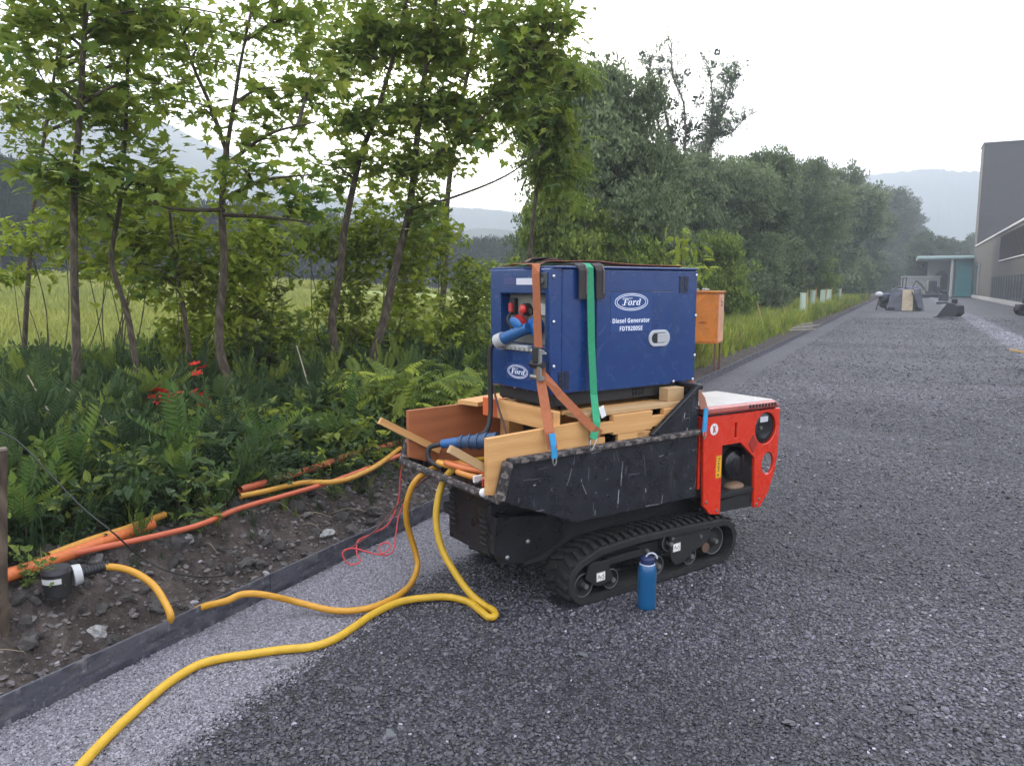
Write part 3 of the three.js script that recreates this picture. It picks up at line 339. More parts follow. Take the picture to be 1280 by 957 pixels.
  // red engine housing
  const eng = new THREE.Group(); eng.name = 'engine_housing'; dumper.add(eng);
  const outl = [[.905, .892], [.93, .37], [.99, .31], [1.08, .296], [1.08, .71], [1.245, .708], [1.38, .6], [1.395, .284], [1.45, .275], [1.53, .36], [1.59, .5], [1.61, .62], [1.615, .885]];
  const circ = (x, y, rx, ry) => { const p = new THREE.Path(); p.absellipse(x, y, rx, ry, 0, 2 * Math.PI, true); return p; };
  const side = extr(outl, .02, .003, [circ(1.478, .772, .1, .098), circ(1.512, .548, .056, .07), [[1.187, .745], [1.205, .745], [1.205, .835], [1.187, .835]]]); side.translate(0, 0, -.04);
  const sp = vp(eng, 'side_panel', side, red);
  vp(eng, 'front_panel', box(.02, .43, .42, .915, .68, -.255, .006), red); vp(eng, 'rear_panel', box(.02, .3, .42, 1.6, .74, -.255, .006), red); vp(eng, 'far_panel', box(.66, .55, .014, 1.25, .6, -.46, .004), red);
  vp(eng, 'core', box(.6, .45, .3, 1.25, .6, -.27, .02), black);
  vp(eng, 'round_lamp', (() => { const g = new THREE.LatheGeometry([[.001, .012], [.05, .012], [.06, .02], [.09, .02], [.097, .004], [.098, -.03]].map(([a, b]) => new THREE.Vector2(a, b)), 32); g.rotateX(Math.PI / 2); g.translate(1.478, .772, -.05); return g; })(), blackGloss);
  vp(eng, 'lamp_label', decal(.075, .035, 0, 1.468, .828, -.0275), mat([.55, .55, .57], .4));
  vp(eng, 'lamp_screw', (() => { const g = cyl(.012, .012, .008, 10); g.rotateX(Math.PI / 2); g.translate(1.45, .775, -.034); return g; })(), dullSteel);
  vp(eng, 'air_filter', (() => { const g = new THREE.LatheGeometry([[.001, .03], [.05, .03], [.055, .02], [.085, .02], [.1, 0], [.1, -.14]].map(([a, b]) => new THREE.Vector2(a, b)), 32); g.rotateX(Math.PI / 2); g.translate(1.29, .56, -.1); return g; })(), blackGloss);
  vp(eng, 'hose', cable([L(1.1, .72, .09), L(1.2, .7, .06), L(1.3, .68, .07), L(1.4, .62, .1)], .012), black);
  vp(eng, 'rusty_silencer', (() => { const g = new THREE.SphereGeometry(.07, 18, 10); g.scale(1.1, .4, .8); g.translate(1.29, .42, -.1); return g; })(), mat([.22, .14, .09], .7, .4));
  vp(eng, 'lower_step', extr([[1.07, .3], [1.07, .36], [1.4, .395], [1.4, .285]], .2, .006).translate(0, 0, -.24), dustyBlack);
  vp(eng, 'step_top', box(.33, .03, .22, 1.235, .398, -.14, .005), dustyBlack);
  vp(eng, 'pipe', cable([L(1.46, .52, .08), L(1.5, .55, .09), L(1.55, .59, .1)], .01), steel);
  const grille = vp(eng, 'mesh_vent', (() => { const g = box(.07, .07, .004, 0, 0, 0, .002); g.rotateZ(Math.PI / 4); g.scale(.9, 1.1, 1); g.translate(1.361, .688, -.0195); return g; })(), black);
  for (let i = -2; i <= 2; i++) vp(grille, 'vent_bar', (() => { const g = box(.07, .004, .004, 0, i * .013, 0, .001); g.rotateZ(Math.PI / 4); g.scale(.9, 1.1, 1); g.translate(1.361, .688, -.0165); return g; })(), red);
  vp(eng, 'logo_sticker', (() => { const g = cyl(.034, .034, .0015, 32); g.rotateX(Math.PI / 2); g.translate(1.0, .817, -.0195); return g; })(), mat([.75, .74, .72], .4));
  vp(eng, 'logo_mark', (() => { const s = [[-.012, -.022], [-.004, -.022], [-.002, -.005], [.006, -.022], [.013, -.022], [.006, .004], [.014, .02], [.005, .02], [.001, .008], [-.006, .02], [-.013, .02], [-.007, .002]]; const g = extr(s, .001, 0); g.translate(1.0, .818, -.0185); return g; })(), mat([.35, .04, .04], .5));
  vp(eng, 'warning_sticker', decal(.05, .135, 0, 1.05, .588, -.0193), mat([1, 1, 1], .5, 0, { map: canvasTex(64, 172, (c) => { c.fillStyle = '#e0a21e'; c.fillRect(0, 0, 64, 172); c.fillStyle = '#2b1c05'; for (const [x, y, w, h] of [[18, 20, 12, 8], [34, 16, 14, 14], [18, 38, 26, 6], [24, 52, 14, 18], [18, 80, 24, 8], [26, 94, 14, 14], [18, 114, 26, 5], [20, 140, 16, 16]]) c.fillRect(x, y, w, h); c.strokeStyle = '#3a2a08'; c.lineWidth = 2; c.strokeRect(3, 3, 58, 166); }) }));
  for (const [s, y] of [[.95, .39], [1.045, .325], [1.42, .3], [1.44, .33]]) vp(eng, 'bolt', (() => { const g = new THREE.SphereGeometry(.01, 10, 6); g.scale(1, 1, .5); g.translate(s, y, -.019); return g; })(), dullSteel);
  // hood over it, with a row of slots
  const hood = vp(eng, 'hood', (() => { const g = extr([[-.33, .0], [-.335, .03], [-.32, .045], [.29, .045], [.335, .02], [.335, 0]], .47, .012); g.rotateZ(-.015); g.translate(1.255, .902, -.475); return g; })(), hoodRed);
  vp(hood, 'bleached_top', (() => { const g = box(.6, .006, .44, 0, 0, 0, .002); g.rotateZ(-.015); g.translate(1.242, .9485, -.245); return g; })(), pmat([.66, .6, .57], .4, 0, { clearcoat: .6, clearcoatRoughness: .2, map: rep(DIRT, 2) }));  // pale sheet: the sky reflection on the red hood, put into its colour
  vp(eng, 'seal', box(.68, .014, .43, 1.26, .896, -.25, .003), black);
  for (let i = 0; i < 9; i++) vp(hood, 'slot', box(.016, .022, .006, 1.3 + i * .03, .925 - .0006 * i, -.0035, .002), black);
  vp(dumper, 'control_console', box(.28, .3, .3, 1.2, .79, -.72, .03), pmat([.5, .42, .38], .45, 0, { clearcoat: .5 }));
  vp(dumper, 'rear_platform', box(.5, .04, .9, 1.3, .32, -.5, .01), dustyBlack);
}

// ---------------------------------------------------------------- timber in the skip
const woodA = mat([1, 1, 1], .72, 0, { map: WOOD_A, bumpMap: rep(N1, 3, 20), bumpScale: .0008 }), woodB = mat([1, 1, 1], .7, 0, { map: WOOD_B, bumpMap: rep(N1, 3, 20), bumpScale: .0008 }), woodC = mat([1, 1, 1], .75, 0, { map: WOOD_C, bumpMap: rep(N1, 3, 20), bumpScale: .0008 });
{
  const nb = vt('side_board', 'tan wooden side board standing inside the near skip wall', 'board', [-.25, .65, .05]);
  vp(nb, 'board', (() => { const g = extr([[-.56, .672], [-.56, .94], [.06, .962], [.06, .54], [-.2, .535], [-.5, .66]], .027, .002); g.translate(0, 0, -.062); return g; })(), woodA);
  const fb = vt('side_board', 'reddish brown plywood board standing along the far skip wall', 'board', [-.2, .65, .93]);
  vp(fb, 'board', (() => { const g = extr([[-.505, .678], [-.505, .945], [.3, .96], [.3, .52], [-.1, .54]], .027, .002); g.translate(0, 0, -.955); return g; })(), woodB);
  const bat = (nm, label, a, b, w, m) => { const o = vt(nm, label, 'batten', [a[0], a[1], w]); const A = L(...a, w), B = L(...b, w), d = A.distanceTo(B), g = box(d, .038, .024, 0, 0, 0, .002); g.rotateZ(Math.atan2(B.y - A.y, B.x - A.x)); g.translate((A.x + B.x) / 2, (A.y + B.y) / 2, -w); vp(o, 'batten', g, m); };
  bat('timber_batten', 'wooden batten nailed slanting on the reddish plywood board', [-.687, .911], [-.315, .697], .914, woodA);
  bat('timber_batten', 'pale wooden batten slanting out of the skip beside the tan board', [-.737, .908], [-.47, .744], .079, woodC);
  const cp = vt('cross_plank', 'wooden plank with orange painted end lying crosswise under the generator front', 'plank', [-.14, .92, .37]);
  vp(cp, 'plank', (() => { const g = box(.5, .1, .045, 0, 0, 0, .003); g.rotateY(Math.PI / 2); g.translate(-.13, .972, -.31); return g; })(), woodA);
  vp(cp, 'painted_end', (() => { const g = box(.14, .102, .047, 0, 0, 0, .003); g.rotateY(Math.PI / 2); g.translate(-.13, .972, -.632); return g; })(), mat([.6, .11, .025], .6));
  const tp = vt('loose_plank', 'short plank laid flat on top of the reddish board', 'plank', [-.03, .945, .86]);
  vp(tp, 'plank', (() => { const g = box(.4, .025, .16, 0, 0, 0, .002); g.rotateY(.25); g.translate(.02, .972, -.88); return g; })(), woodA);
  // pallet
  const pal = vt('wooden_pallet', 'wooden pallet carrying the blue generator inside the skip', 'pallet', [.4, .45, .45]);
  for (let i = 0; i < 6; i++) vp(pal, 'deck_board', box(.84, .022, .1, .425, .985, -(.1 + i * .135), .002), i % 3 ? woodA : woodC);
  for (const w of [.05, .42, .78]) {
    const g = extr([[.065, .87], [.065, .972], [.112, .972], [.112, .94], [.225, .94], [.225, .972], [.51, .972], [.51, .94], [.6, .94], [.6, .972], [.83, .972], [.83, .87], [.6, .87], [.6, .882], [.51, .882], [.51, .87], [.225, .87], [.225, .882], [.112, .882], [.112, .87]], .035, .002); g.translate(0, 0, -w - .0175); vp(pal, 'stringer', g, woodA);
    for (const s of [.12, .45, .78]) vp(pal, 'block', box(.1, .41, .09, s, .66, -w - .03, .002), woodA);
  }
  for (const s of [.26, .66]) vp(pal, 'base_board', box(.2, .1, .02, s + .1, .82, -.045, .002), woodA);
  const bl = vt('timber_block', 'short wooden block on the pallet beside the generator wheel', 'block', [.75, .997, .13]);
  vp(bl, 'block', box(.13, .075, .07, .75, 1.034, -.125, .003), woodC);
}

// ---------------------------------------------------------------- generator
const BLUE_DIRT = canvasTex(1024, 1024, (c, w, h) => {
  c.fillStyle = 'rgb(25,55,107)'; c.fillRect(0, 0, w, h);
  for (let i = 0; i < 420; i++) { c.fillStyle = `rgba(${rnd() < .5 ? '36,72,124' : '18,42,92'},${rr(.03, .1)})`; const r = rr(8, 80); c.beginPath(); c.ellipse(rnd() * w, rnd() * h, r, r * rr(.3, 1), rnd() * 3, 0, 7); c.fill(); }
  for (let i = 0; i < 120; i++) { const x = rnd() * w, y = rnd() * h, l = Math.pow(rnd(), 2) * 40 + 3, a = rnd() * 6.3; c.strokeStyle = `rgba(150,165,205,${rr(.1, .45)})`; c.lineWidth = rr(.5, 1.4); c.beginPath(); c.moveTo(x, y); c.lineTo(x + Math.cos(a) * l, y + Math.sin(a) * l); c.stroke(); }
  for (let i = 0; i < 500; i++) { c.fillStyle = `rgba(170,180,205,${rr(.05, .25)})`; c.fillRect(rnd() * w, rnd() * h, rr(1, 2.5), rr(1, 2.5)); }
});
BLUE_DIRT.wrapS = BLUE_DIRT.wrapT = THREE.RepeatWrapping; BLUE_DIRT.repeat.set(1, 1);
const blue = pmat([1, 1, 1], .42, 0, { map: BLUE_DIRT, clearcoat: .25, clearcoatRoughness: .35, roughnessMap: rep(ROUGH, 2) });
const screw = mat([.62, .62, .64], .3, .8), white = mat([.75, .75, .75], .5);
function oval(c, cx, cy, rx, ry, bg) { // the oval badge with its script lettering
  c.strokeStyle = '#e6e9f2'; c.lineWidth = ry * .09; c.beginPath(); c.ellipse(cx, cy, rx, ry, 0, 0, 7); c.stroke();
  c.lineWidth = ry * .09; c.beginPath(); c.ellipse(cx, cy, rx * .88, ry * .8, 0, 0, 7); c.stroke();
  c.fillStyle = '#e6e9f2'; c.font = `italic bold ${ry * 1.02}px serif`; c.textAlign = 'center'; c.textBaseline = 'middle';
  c.save(); c.translate(cx, cy + ry * .04); c.scale(1.18, 1); c.fillText('Ford', 0, 0); c.restore();
  c.lineWidth = ry * .07; c.beginPath(); c.moveTo(cx - rx * .5, cy - ry * .28); c.quadraticCurveTo(cx - rx * .62, cy - ry * .5, cx - rx * .3, cy - ry * .45); c.quadraticCurveTo(cx - rx * .05, cy - ry * .4, cx + rx * .05, cy - ry * .47); c.stroke();
  c.beginPath(); c.moveTo(cx - rx * .42, cy + ry * .32); c.quadraticCurveTo(cx - rx * .56, cy + ry * .45, cx - rx * .58, cy + ry * .25); c.stroke();
}
const gen = vt('diesel_generator', 'blue silent diesel generator strapped on the pallet in the skip', 'generator', [.435, .998, .425]);
{
  vp(gen, 'body', box(1.0, .64, .55, .47, 1.41, -.425, .012), blue);
  // front face: frame round a recessed control panel
  const fr = (() => { const g = extr([[.152, 1.092], [.698, 1.092], [.698, 1.729], [.152, 1.729]], .075, .006, [[[.2, 1.335], [.6, 1.335], [.6, 1.6], [.2, 1.6]]]); g.rotateY(Math.PI / 2); g.translate(-.1025, 0, 0); return uvm(g); })();
  const front = vp(gen, 'front_frame', fr, blue);
  vp(front, 'lower_cover', box(.012, .2, .4, -.104, 1.2, -.44, .005), blue);
  const ovm = mat([1, 1, 1], .4, 0, { map: canvasTex(256, 128, (c) => { c.fillStyle = 'rgb(31,53,107)'; c.fillRect(0, 0, 256, 128); oval(c, 128, 64, 112, 52); }) });
  vp(front, 'badge', (() => { const g = new THREE.BoxGeometry(.21, .085, .002); g.rotateY(-Math.PI / 2); g.translate(-.1115, 1.188, -.421); return g; })(), ovm);
  vp(front, 'label', (() => { const g = new THREE.BoxGeometry(.17, .034, .002); g.rotateY(-Math.PI / 2); g.translate(-.1035, 1.664, -.36); return g; })(), mat([.6, .6, .66], .5));
  vp(front, 'stripe', (() => { const g = new THREE.BoxGeometry(.11, .034, .002); g.rotateY(-Math.PI / 2); g.translate(-.1035, 1.667, -.505); return g; })(), mat([.05, .06, .16], .5));
  const bd = vp(front, 'lock_plate', box(.008, .08, .075, -.105, 1.668, -.213, .003), mat([.05, .055, .06], .5)); vp(bd, 'lock', (() => { const g = cyl(.014, .014, .01, 14); g.rotateZ(Math.PI / 2); g.translate(-.112, 1.668, -.21); return g; })(), dullSteel);
  const panel = vp(gen, 'control_panel', box(.008, .262, .396, -.034, 1.467, -.4, .002), mat([.42, .42, .4], .6, 0, { map: canvasTex(512, 340, (c) => { c.fillStyle = '#b9b9b2'; c.fillRect(0, 0, 512, 340); c.strokeStyle = '#8d8d88'; for (let i = 0; i < 9; i++) { c.beginPath(); c.moveTo(20 + i * 58, 15); c.lineTo(20 + i * 58, 325); c.moveTo(10, 20 + i * 38); c.lineTo(502, 20 + i * 38); c.stroke(); } c.fillStyle = '#4a4a48'; for (let i = 0; i < 40; i++) c.fillRect(30 + (i * 97) % 440, 30 + (i * 53) % 280, 14, 3); }) }));
  const P = (y, w, s = -.05) => [s, y, -w];
  vp(panel, 'key_switch', box(.03, .09, .05, ...P(1.53, .545), .006), black); vp(panel, 'red_switch', box(.02, .05, .03, ...P(1.525, .54, -.07), .004), mat([.4, .03, .03], .5));
  vp(panel, 'stop_button', (() => { const g = new THREE.SphereGeometry(.026, 16, 10); g.scale(.7, 1, 1); g.translate(-.075, 1.517, -.424); return g; })(), mat([.62, .04, .03], .4));
  vp(panel, 'button_collar', (() => { const g = cyl(.034, .034, .03, 18); g.rotateZ(Math.PI / 2); g.translate(-.05, 1.517, -.424); return g; })(), black);
  vp(panel, 'meter', box(.02, .06, .1, ...P(1.52, .28), .004), mat([.5, .49, .45], .5)); vp(panel, 'breaker', box(.025, .04, .035, ...P(1.515, .31, -.06), .003), mat([.5, .05, .04], .5));
  vp(panel, 'knob', (() => { const g = cyl(.018, .018, .03, 14); g.rotateZ(Math.PI / 2); g.translate(-.055, 1.51, -.365); return g; })(), black);
  vp(panel, 'socket_cover', (() => { const g = cyl(.05, .05, .02, 22); g.rotateZ(Math.PI / 2 + .2); g.translate(-.06, 1.44, -.47); return g; })(), mat([.5, .03, .035], .45));
  vp(panel, 'cord', cable([L(-.07, 1.5, .54), L(-.1, 1.46, .53), L(-.09, 1.42, .5), L(-.07, 1.43, .47)], .008), black);
  vp(panel, 'socket', (() => { const g = cyl(.045, .045, .05, 22); g.rotateZ(Math.PI / 2); g.translate(-.06, 1.43, -.33); return g; })(), mat([.02, .12, .4], .4));
  vp(front, 'terminal_strip', box(.03, .03, .26, -.112, 1.318, -.44, .004), mat([.35, .35, .34], .5));
  for (let i = 0; i < 6; i++) vp(front, 'terminal_screw', (() => { const g = cyl(.008, .008, .01, 8); g.rotateZ(Math.PI / 2); g.translate(-.13, 1.318, -.34 - i * .04); return g; })(), screw);
  // long side: door, badge, lettering, latch, vents, screws
  const zf = -.149;
  vp(gen, 'door_gap', box(.573, .528, .004, .479, 1.349, zf + .0012, .001), black);
  const door = vp(gen, 'door', box(.565, .52, .01, .479, 1.349, zf + .0025, .003), blue);
  const oval2 = mat([1, 1, 1], .42, 0, { map: canvasTex(512, 364, (c) => { c.fillStyle = 'rgb(29,61,116)'; c.fillRect(0, 0, 512, 364); oval(c, 256, 92, 205, 76); c.fillStyle = '#e6e9f2'; c.textAlign = 'center'; c.font = 'bold 58px sans-serif'; c.fillText('Diesel Generator', 256, 262, 478); c.fillText('FDT9200SE', 256, 334, 360); }) });
  vp(door, 'brand_sticker', decal(.3, .213, 0, .441, 1.5025, zf + .0085), oval2);
  const lt = vp(door, 'latch', (() => { const sh = new THREE.Shape(); const w = .08, h = .046, r = .044; sh.moveTo(-w + r, -h); sh.lineTo(w - r, -h); sh.absarc(w - r, 0, h, -Math.PI / 2, Math.PI / 2, false); sh.lineTo(-w + r, h); sh.absarc(-w + r, 0, h, Math.PI / 2, Math.PI * 1.5, false); const ho = new THREE.Path(); const w2 = .06, h2 = .028; ho.moveTo(-w2 + h2, -h2); ho.absarc(-w2 + h2, 0, h2, Math.PI * 1.5, Math.PI / 2, true); ho.lineTo(w2 - h2, h2); ho.absarc(w2 - h2, 0, h2, Math.PI / 2, -Math.PI / 2, true); sh.holes.push(ho); const g = new THREE.ExtrudeGeometry(sh, { depth: .004, bevelEnabled: true, bevelThickness: .003, bevelSize: .003, bevelOffset: -.003, bevelSegments: 2 }); g.translate(.655, 1.352, zf + .008); return g; })(), mat([.5, .51, .53], .38, .4));
  vp(lt, 'latch_cup', box(.12, .056, .003, .655, 1.352, zf + .009, .001), black); vp(lt, 'paddle', box(.075, .05, .008, .678, 1.352, zf + .012, .006), mat([.46, .47, .48], .4, .3));
  for (let i = 0; i < 7; i++) for (const s of [.832, .873]) vp(gen, 'vent_slot', box(.032, .0085, .005, s, 1.607 + i * .0135, zf + .001, .001), black);
  for (let i = 0; i < 7; i++) for (const s of [-.035, .003]) vp(gen, 'vent_slot', box(.03, .0085, .005, s, 1.122 + i * .0135, zf + .001, .001), black);
  for (const [s, y] of [[-.085, 1.689], [-.083, 1.462], [-.081, 1.237], [.957, 1.7], [.96, 1.47], [.96, 1.24], [.95, 1.1], [.79, 1.098]]) vp(gen, 'screw', (() => { const g = new THREE.SphereGeometry(.009, 10, 6); g.scale(1, 1, .5); g.translate(s, y, zf + .001); return g; })(), screw);
  for (const [w, y] of [[.69, 1.11], [.46, 1.1], [.22, 1.1], [.19, 1.3]]) vp(front, 'screw', (() => { const g = new THREE.SphereGeometry(.008, 8, 6); g.scale(.5, 1, 1); g.translate(-.103, y, -w); return g; })(), screw);
  // lid seam, base, skids and wheels
  vp(gen, 'lid', box(1.05, .012, .57, .44, 1.735, -.425, .005), blue);
  vp(gen, 'base_frame', box(1.0, .07, .5, .44, 1.056, -.425, .008), black);
  for (let i = 0; i < 8; i++) vp(gen, 'base_slot', box(.014, .02, .003, .5 + (i % 4) * .024, 1.048 + Math.floor(i / 4) * .026, -.1745, .001), mat([.004, .004, .004], .9));
  for (const s of [.02, .86]) for (const w of [.2, .65]) { const wh = vp(gen, 'wheel', (() => { const g = new THREE.TorusGeometry(.028, .013, 10, 20); g.translate(s, 1.04, -w); return g; })(), rubber); vp(wh, 'hub', (() => { const g = cyl(.02, .02, .03, 14); g.rotateX(Math.PI / 2); g.translate(s, 1.04, -w); return g; })(), dullSteel); }
}
// blue plug in its socket, and the cable down from it to a blue coupler
const plugBlue = mat([.014, .09, .25], .45), plugDark = mat([.02, .055, .12], .45);
{
  const pg = vt('power_plug', 'bright blue round power plug pushed into the generator control panel', 'plug', [-.13, 1.38, .45]);
  vp(pg, 'body', rod(L(-.1, 1.425, .34), L(-.15, 1.35, .53), .028, .034, 20), plugBlue);
  vp(pg, 'collar', rod(L(-.143, 1.36, .505), L(-.155, 1.342, .55), .04, .04, 20), mat([.4, .4, .4], .5));
  vp(pg, 'flap', (() => { const g = new THREE.SphereGeometry(.05, 20, 10); g.scale(.22, .55, 1.15); g.rotateX(.28); g.translate(-.13, 1.447, -.415); return g; })(), mat([.016, .12, .34], .42));
  vp(pg, 'flap', (() => { const g = new THREE.SphereGeometry(.036, 20, 10); g.scale(.4, .75, 1); g.translate(-.09, 1.43, -.29); return g; })(), mat([.016, .12, .34], .42));
  const pc = vt('power_cable', 'black cable hanging from the blue plug down into the skip', 'cable', [-.2, .84, .5]);
  vp(pc, 'cable', cable([L(-.155, 1.342, .55), L(-.175, 1.31, .58), L(-.18, 1.2, .585), L(-.18, 1.05, .58), L(-.19, .93, .57), L(-.22, .86, .56), L(-.28, .83, .55)], .014, 8, 10), black);
  vp(pc, 'thin_lead', cable([L(-.15, 1.1, .6), L(-.18, 1.02, .52), L(-.21, .9, .4), L(-.23, .83, .33)], .006, 8, 8), mat([.05, .02, .02], .6));
  const cp = vt('cable_coupler', 'dark blue cable coupler lying in the skip between the boards', 'coupler', [-.33, .7, .55]);
  vp(cp, 'body', rod(L(-.24, .83, .42), L(-.36, .8, .62), .045, .032, 20), plugDark); vp(cp, 'grip', rod(L(-.36, .8, .62), L(-.42, .785, .7), .03, .024, 16), plugBlue);
  for (let i = 0; i < 4; i++) vp(cp, 'rib', rod(L(-.27 - i * .025, .822 - i * .006, .47 + i * .042), L(-.276 - i * .025, .821 - i * .006, .48 + i * .042), .048 - i * .003, .048 - i * .003, 18), plugDark);
  vp(cp, 'tail', cable([L(-.42, .785, .7), L(-.47, .76, .75), L(-.48, .7, .74), L(-.44, .66, .66)], .014), black);
  // tangle at the bottom of the skip
  const cl = [[.3, .66], [.5, .72], [.42, .6]];
  cl.forEach(([w, y], i) => { const o = vt('coiled_cable', ['orange cable loop lying behind the tan board', 'orange cable loop lying under the blue coupler', 'orange cable loop lying against the reddish board'][i], 'cable', [-.38, .6, w]); vp(o, 'cable', cable([L(-.42, .655 + i * .012, w - .12), L(-.33, .66 + i * .012, w + .03), L(-.4, .67 + i * .012, w + .16), L(-.5, .7 + i * .012, w + .1), L(-.46, .69 + i * .012, w - .04), L(-.3, .65 + i * .012, w - .1), L(-.15, .6 + i * .012, w)], .015, 8, 9), mat([[.5, .19, .03], [.55, .26, .04], [.48, .13, .03]][i], .5)); });
  const tg = vt('tagged_lead', 'small lead with white and red tags behind the tan board', 'lead', [-.47, .66, .2]);
  vp(tg, 'lead', cable([L(-.5, .67, .24), L(-.45, .69, .2), L(-.4, .66, .14), L(-.3, .62, .1)], .01), black); vp(tg, 'tag', box(.05, .035, .012, -.49, .7, -.23, .004), white); vp(tg, 'tag', box(.05, .04, .012, -.47, .69, -.18, .004), mat([.5, .04, .03], .5)); vp(tg, 'ball', new THREE.SphereGeometry(.022, 14, 10).translate(-.535, .665, -.105), white);
}
// ---------------------------------------------------------------- straps
const weave = tex(128, 128, (u, v) => .72 + .18 * Math.sin(2 * Math.PI * 16 * u) * Math.sin(2 * Math.PI * 16 * v) + .25 * tn(u, v, 6, 5, 3));
const strapMat = (c) => mat(c, .85, 0, { map: rep(weave, 14), bumpMap: rep(weave, 14), bumpScale: .0008 });
{
  const S = V3(1, 0, 0);
  const gs = vt('lashing_strap', 'green lashing strap over the generator hooked to the skip rim', 'strap', [.06, .84, .1]);
  vp(gs, 'webbing', ribbon([L(.12, .99, .75), L(.12, 1.4, .716), L(.12, 1.73, .716), L(.122, 1.756, .69), L(.125, 1.758, .5), L(.127, 1.758, .3), L(.129, 1.756, .155), L(.131, 1.735, .127), L(.135, 1.6, .124), L(.142, 1.35, .12), L(.146, 1.08, .1), L(.08, .96, .0), L(.04, .878, -.022)], S, .046, .003), strapMat([.035, .36, .17]));
  vp(gs, 'tag', (() => { const g = box(.035, .06, .003, 0, 0, 0, .001); g.rotateZ(.35); g.translate(.145, 1.0, -.03); return g; })(), white);
  vp(gs, 'hook', cable([L(.06, .875, -.024), L(.04, .85, -.03), L(.026, .826, -.028), L(.02, .83, -.02), L(.012, .85, -.028), L(.02, .878, -.024)], .0045, 6, 8), steel);
  // orange ratchet strap over the front end
  const om = strapMat([.42, .13, .05]);
  const os = vt('ratchet_strap', 'faded orange ratchet strap over the generator control end', 'strap', [-.2, .8, .1]);
  vp(os, 'webbing', ribbon([L(.02, 1.0, .73), L(.0, 1.5, .718), L(-.02, 1.745, .7), L(-.06, 1.757, .5), L(-.105, 1.752, .27), L(-.13, 1.7, .24), L(-.135, 1.6, .225), L(-.14, 1.45, .21), L(-.145, 1.33, .195)], [V3(1, 0, 0), V3(1, 0, 0), V3(1, 0, 0), V3(1, 0, 0), V3(.8, 0, .6), V3(.3, 0, 1), V3(.3, 0, 1), V3(.4, 0, 1), V3(.5, 0, 1)], .045, .003), om);
  vp(os, 'lower_webbing', ribbon([L(-.15, 1.26, .17), L(-.165, 1.15, .14), L(-.19, 1.03, .07), L(-.222, .94, .0), L(-.22, .86, -.025)], V3(.82, 0, .574), .048, .003), om);
  vp(os, 'loose_tail', ribbon([L(-.145, 1.2, .15), L(-.08, 1.1, .1), L(-.01, 1.0, .03), L(.05, .925, -.012), L(.095, .895, -.014)], [V3(.5, .6, -.3), V3(.5, .7, 0), V3(.5, .7, 0), V3(.5, .7, 0), V3(.5, .7, 0)], .045, .003), om);
  vp(os, 'hook_sleeve', ribbon([L(-.221, .935, -.016), L(-.218, .88, -.028), L(-.214, .815, -.03)], S, .032, .008), mat([.02, .25, .5], .6));
  vp(os, 'hook', cable([L(-.205, .82, -.03), L(-.205, .795, -.032), L(-.214, .78, -.03), L(-.224, .795, -.032), L(-.224, .82, -.03)], .004, 6, 8), steel);
  const rt = vp(os, 'ratchet', (() => { const a = box(.012, .16, .03, 0, 0, 0, .003), b = box(.012, .16, .03, 0, 0, 0, .003); a.translate(-.175, 1.25, -.145); b.translate(-.16, 1.25, -.195); return merge([a]); })(), steel);
  vp(rt, 'side_plate', box(.012, .15, .03, -.155, 1.25, -.2, .003), dullSteel);
  for (const [y, r] of [[1.315, .012], [1.25, .018], [1.185, .012]]) vp(rt, 'spindle', rod(L(-.165, y, .13), L(-.165, y, .225), r, r, 12), y === 1.25 ? black : steel);
  vp(rt, 'handle', box(.016, .08, .05, -.178, 1.3, -.172, .006), black);
  // rear strap
  const rs = vt('lashing_strap', 'brownish orange strap over the generator end beside the red housing', 'strap', [.86, .8, .05]);
  vp(rs, 'webbing', ribbon([L(.1, 1.748, .6), L(.5, 1.75, .5), L(.9, 1.75, .36), L(.975, 1.735, .33), L(.985, 1.5, .3), L(.984, 1.2, .24), L(.978, 1.08, .19), L(.93, 1.0, .06), L(.873, .95, -.012)], [V3(0, 0, 1), V3(0, 0, 1), V3(0, 0, 1), V3(0, 0, 1), V3(0, 0, 1), V3(.2, 0, 1), V3(.82, 0, .574), V3(.82, 0, .574), V3(.82, 0, .574)], .042, .003), strapMat([.3, .12, .07]));
  vp(rs, 'hook_sleeve', ribbon([L(.886, .955, -.014), L(.868, .88, -.024), L(.862, .825, -.026)], S, .03, .008), mat([.02, .25, .5], .6));
  vp(rs, 'hook', cable([L(.872, .83, -.026), L(.87, .8, -.03), L(.86, .785, -.026), L(.852, .8, -.03), L(.852, .83, -.026)], .004, 6, 8), steel);
  // rubber edge guards and the loose strap bundle on the lid
  const eg = (s, label) => { const o = vt('edge_guard', label, 'guard', [s, 1.57, .15]); vp(o, 'flap', ribbon([L(s, 1.75, .42), L(s, 1.752, .25), L(s, 1.752, .165), L(s, 1.742, .14), L(s + .004, 1.72, .128), L(s + .006, 1.65, .13), L(s + .008, 1.575, .131)], S, .058, .008), mat([.035, .03, .028], .8)); vp(o, 'rib', ribbon([L(s + .018, 1.757, .25), L(s + .018, 1.757, .165), L(s + .02, 1.747, .134), L(s + .022, 1.72, .121), L(s + .024, 1.6, .124)], S, .006, .006), mat([.12, .1, .1], .6)); };
  eg(.085, 'black rubber edge guard beside the green strap, on the control panel side'); eg(.2, 'black rubber edge guard beside the green strap, on the latch side');
  const bundle = (pts, c, label, w = .04) => { const o = vt('loose_strap', label, 'strap', [pts[0][0], 1.742, pts[0][2]]); vp(o, 'webbing', ribbon(smooth(pts.map((p) => L(...p)), 24), V3(.3, .25, 1), w, .004), strapMat(c)); };
  bundle([[-.08, 1.745, .3], [.0, 1.765, .32], [.1, 1.765, .3], [.25, 1.768, .26], [.45, 1.755, .24], [.7, 1.75, .22], [.88, 1.748, .2]], [.28, .1, .06], 'orange strap end trailing along the generator lid');
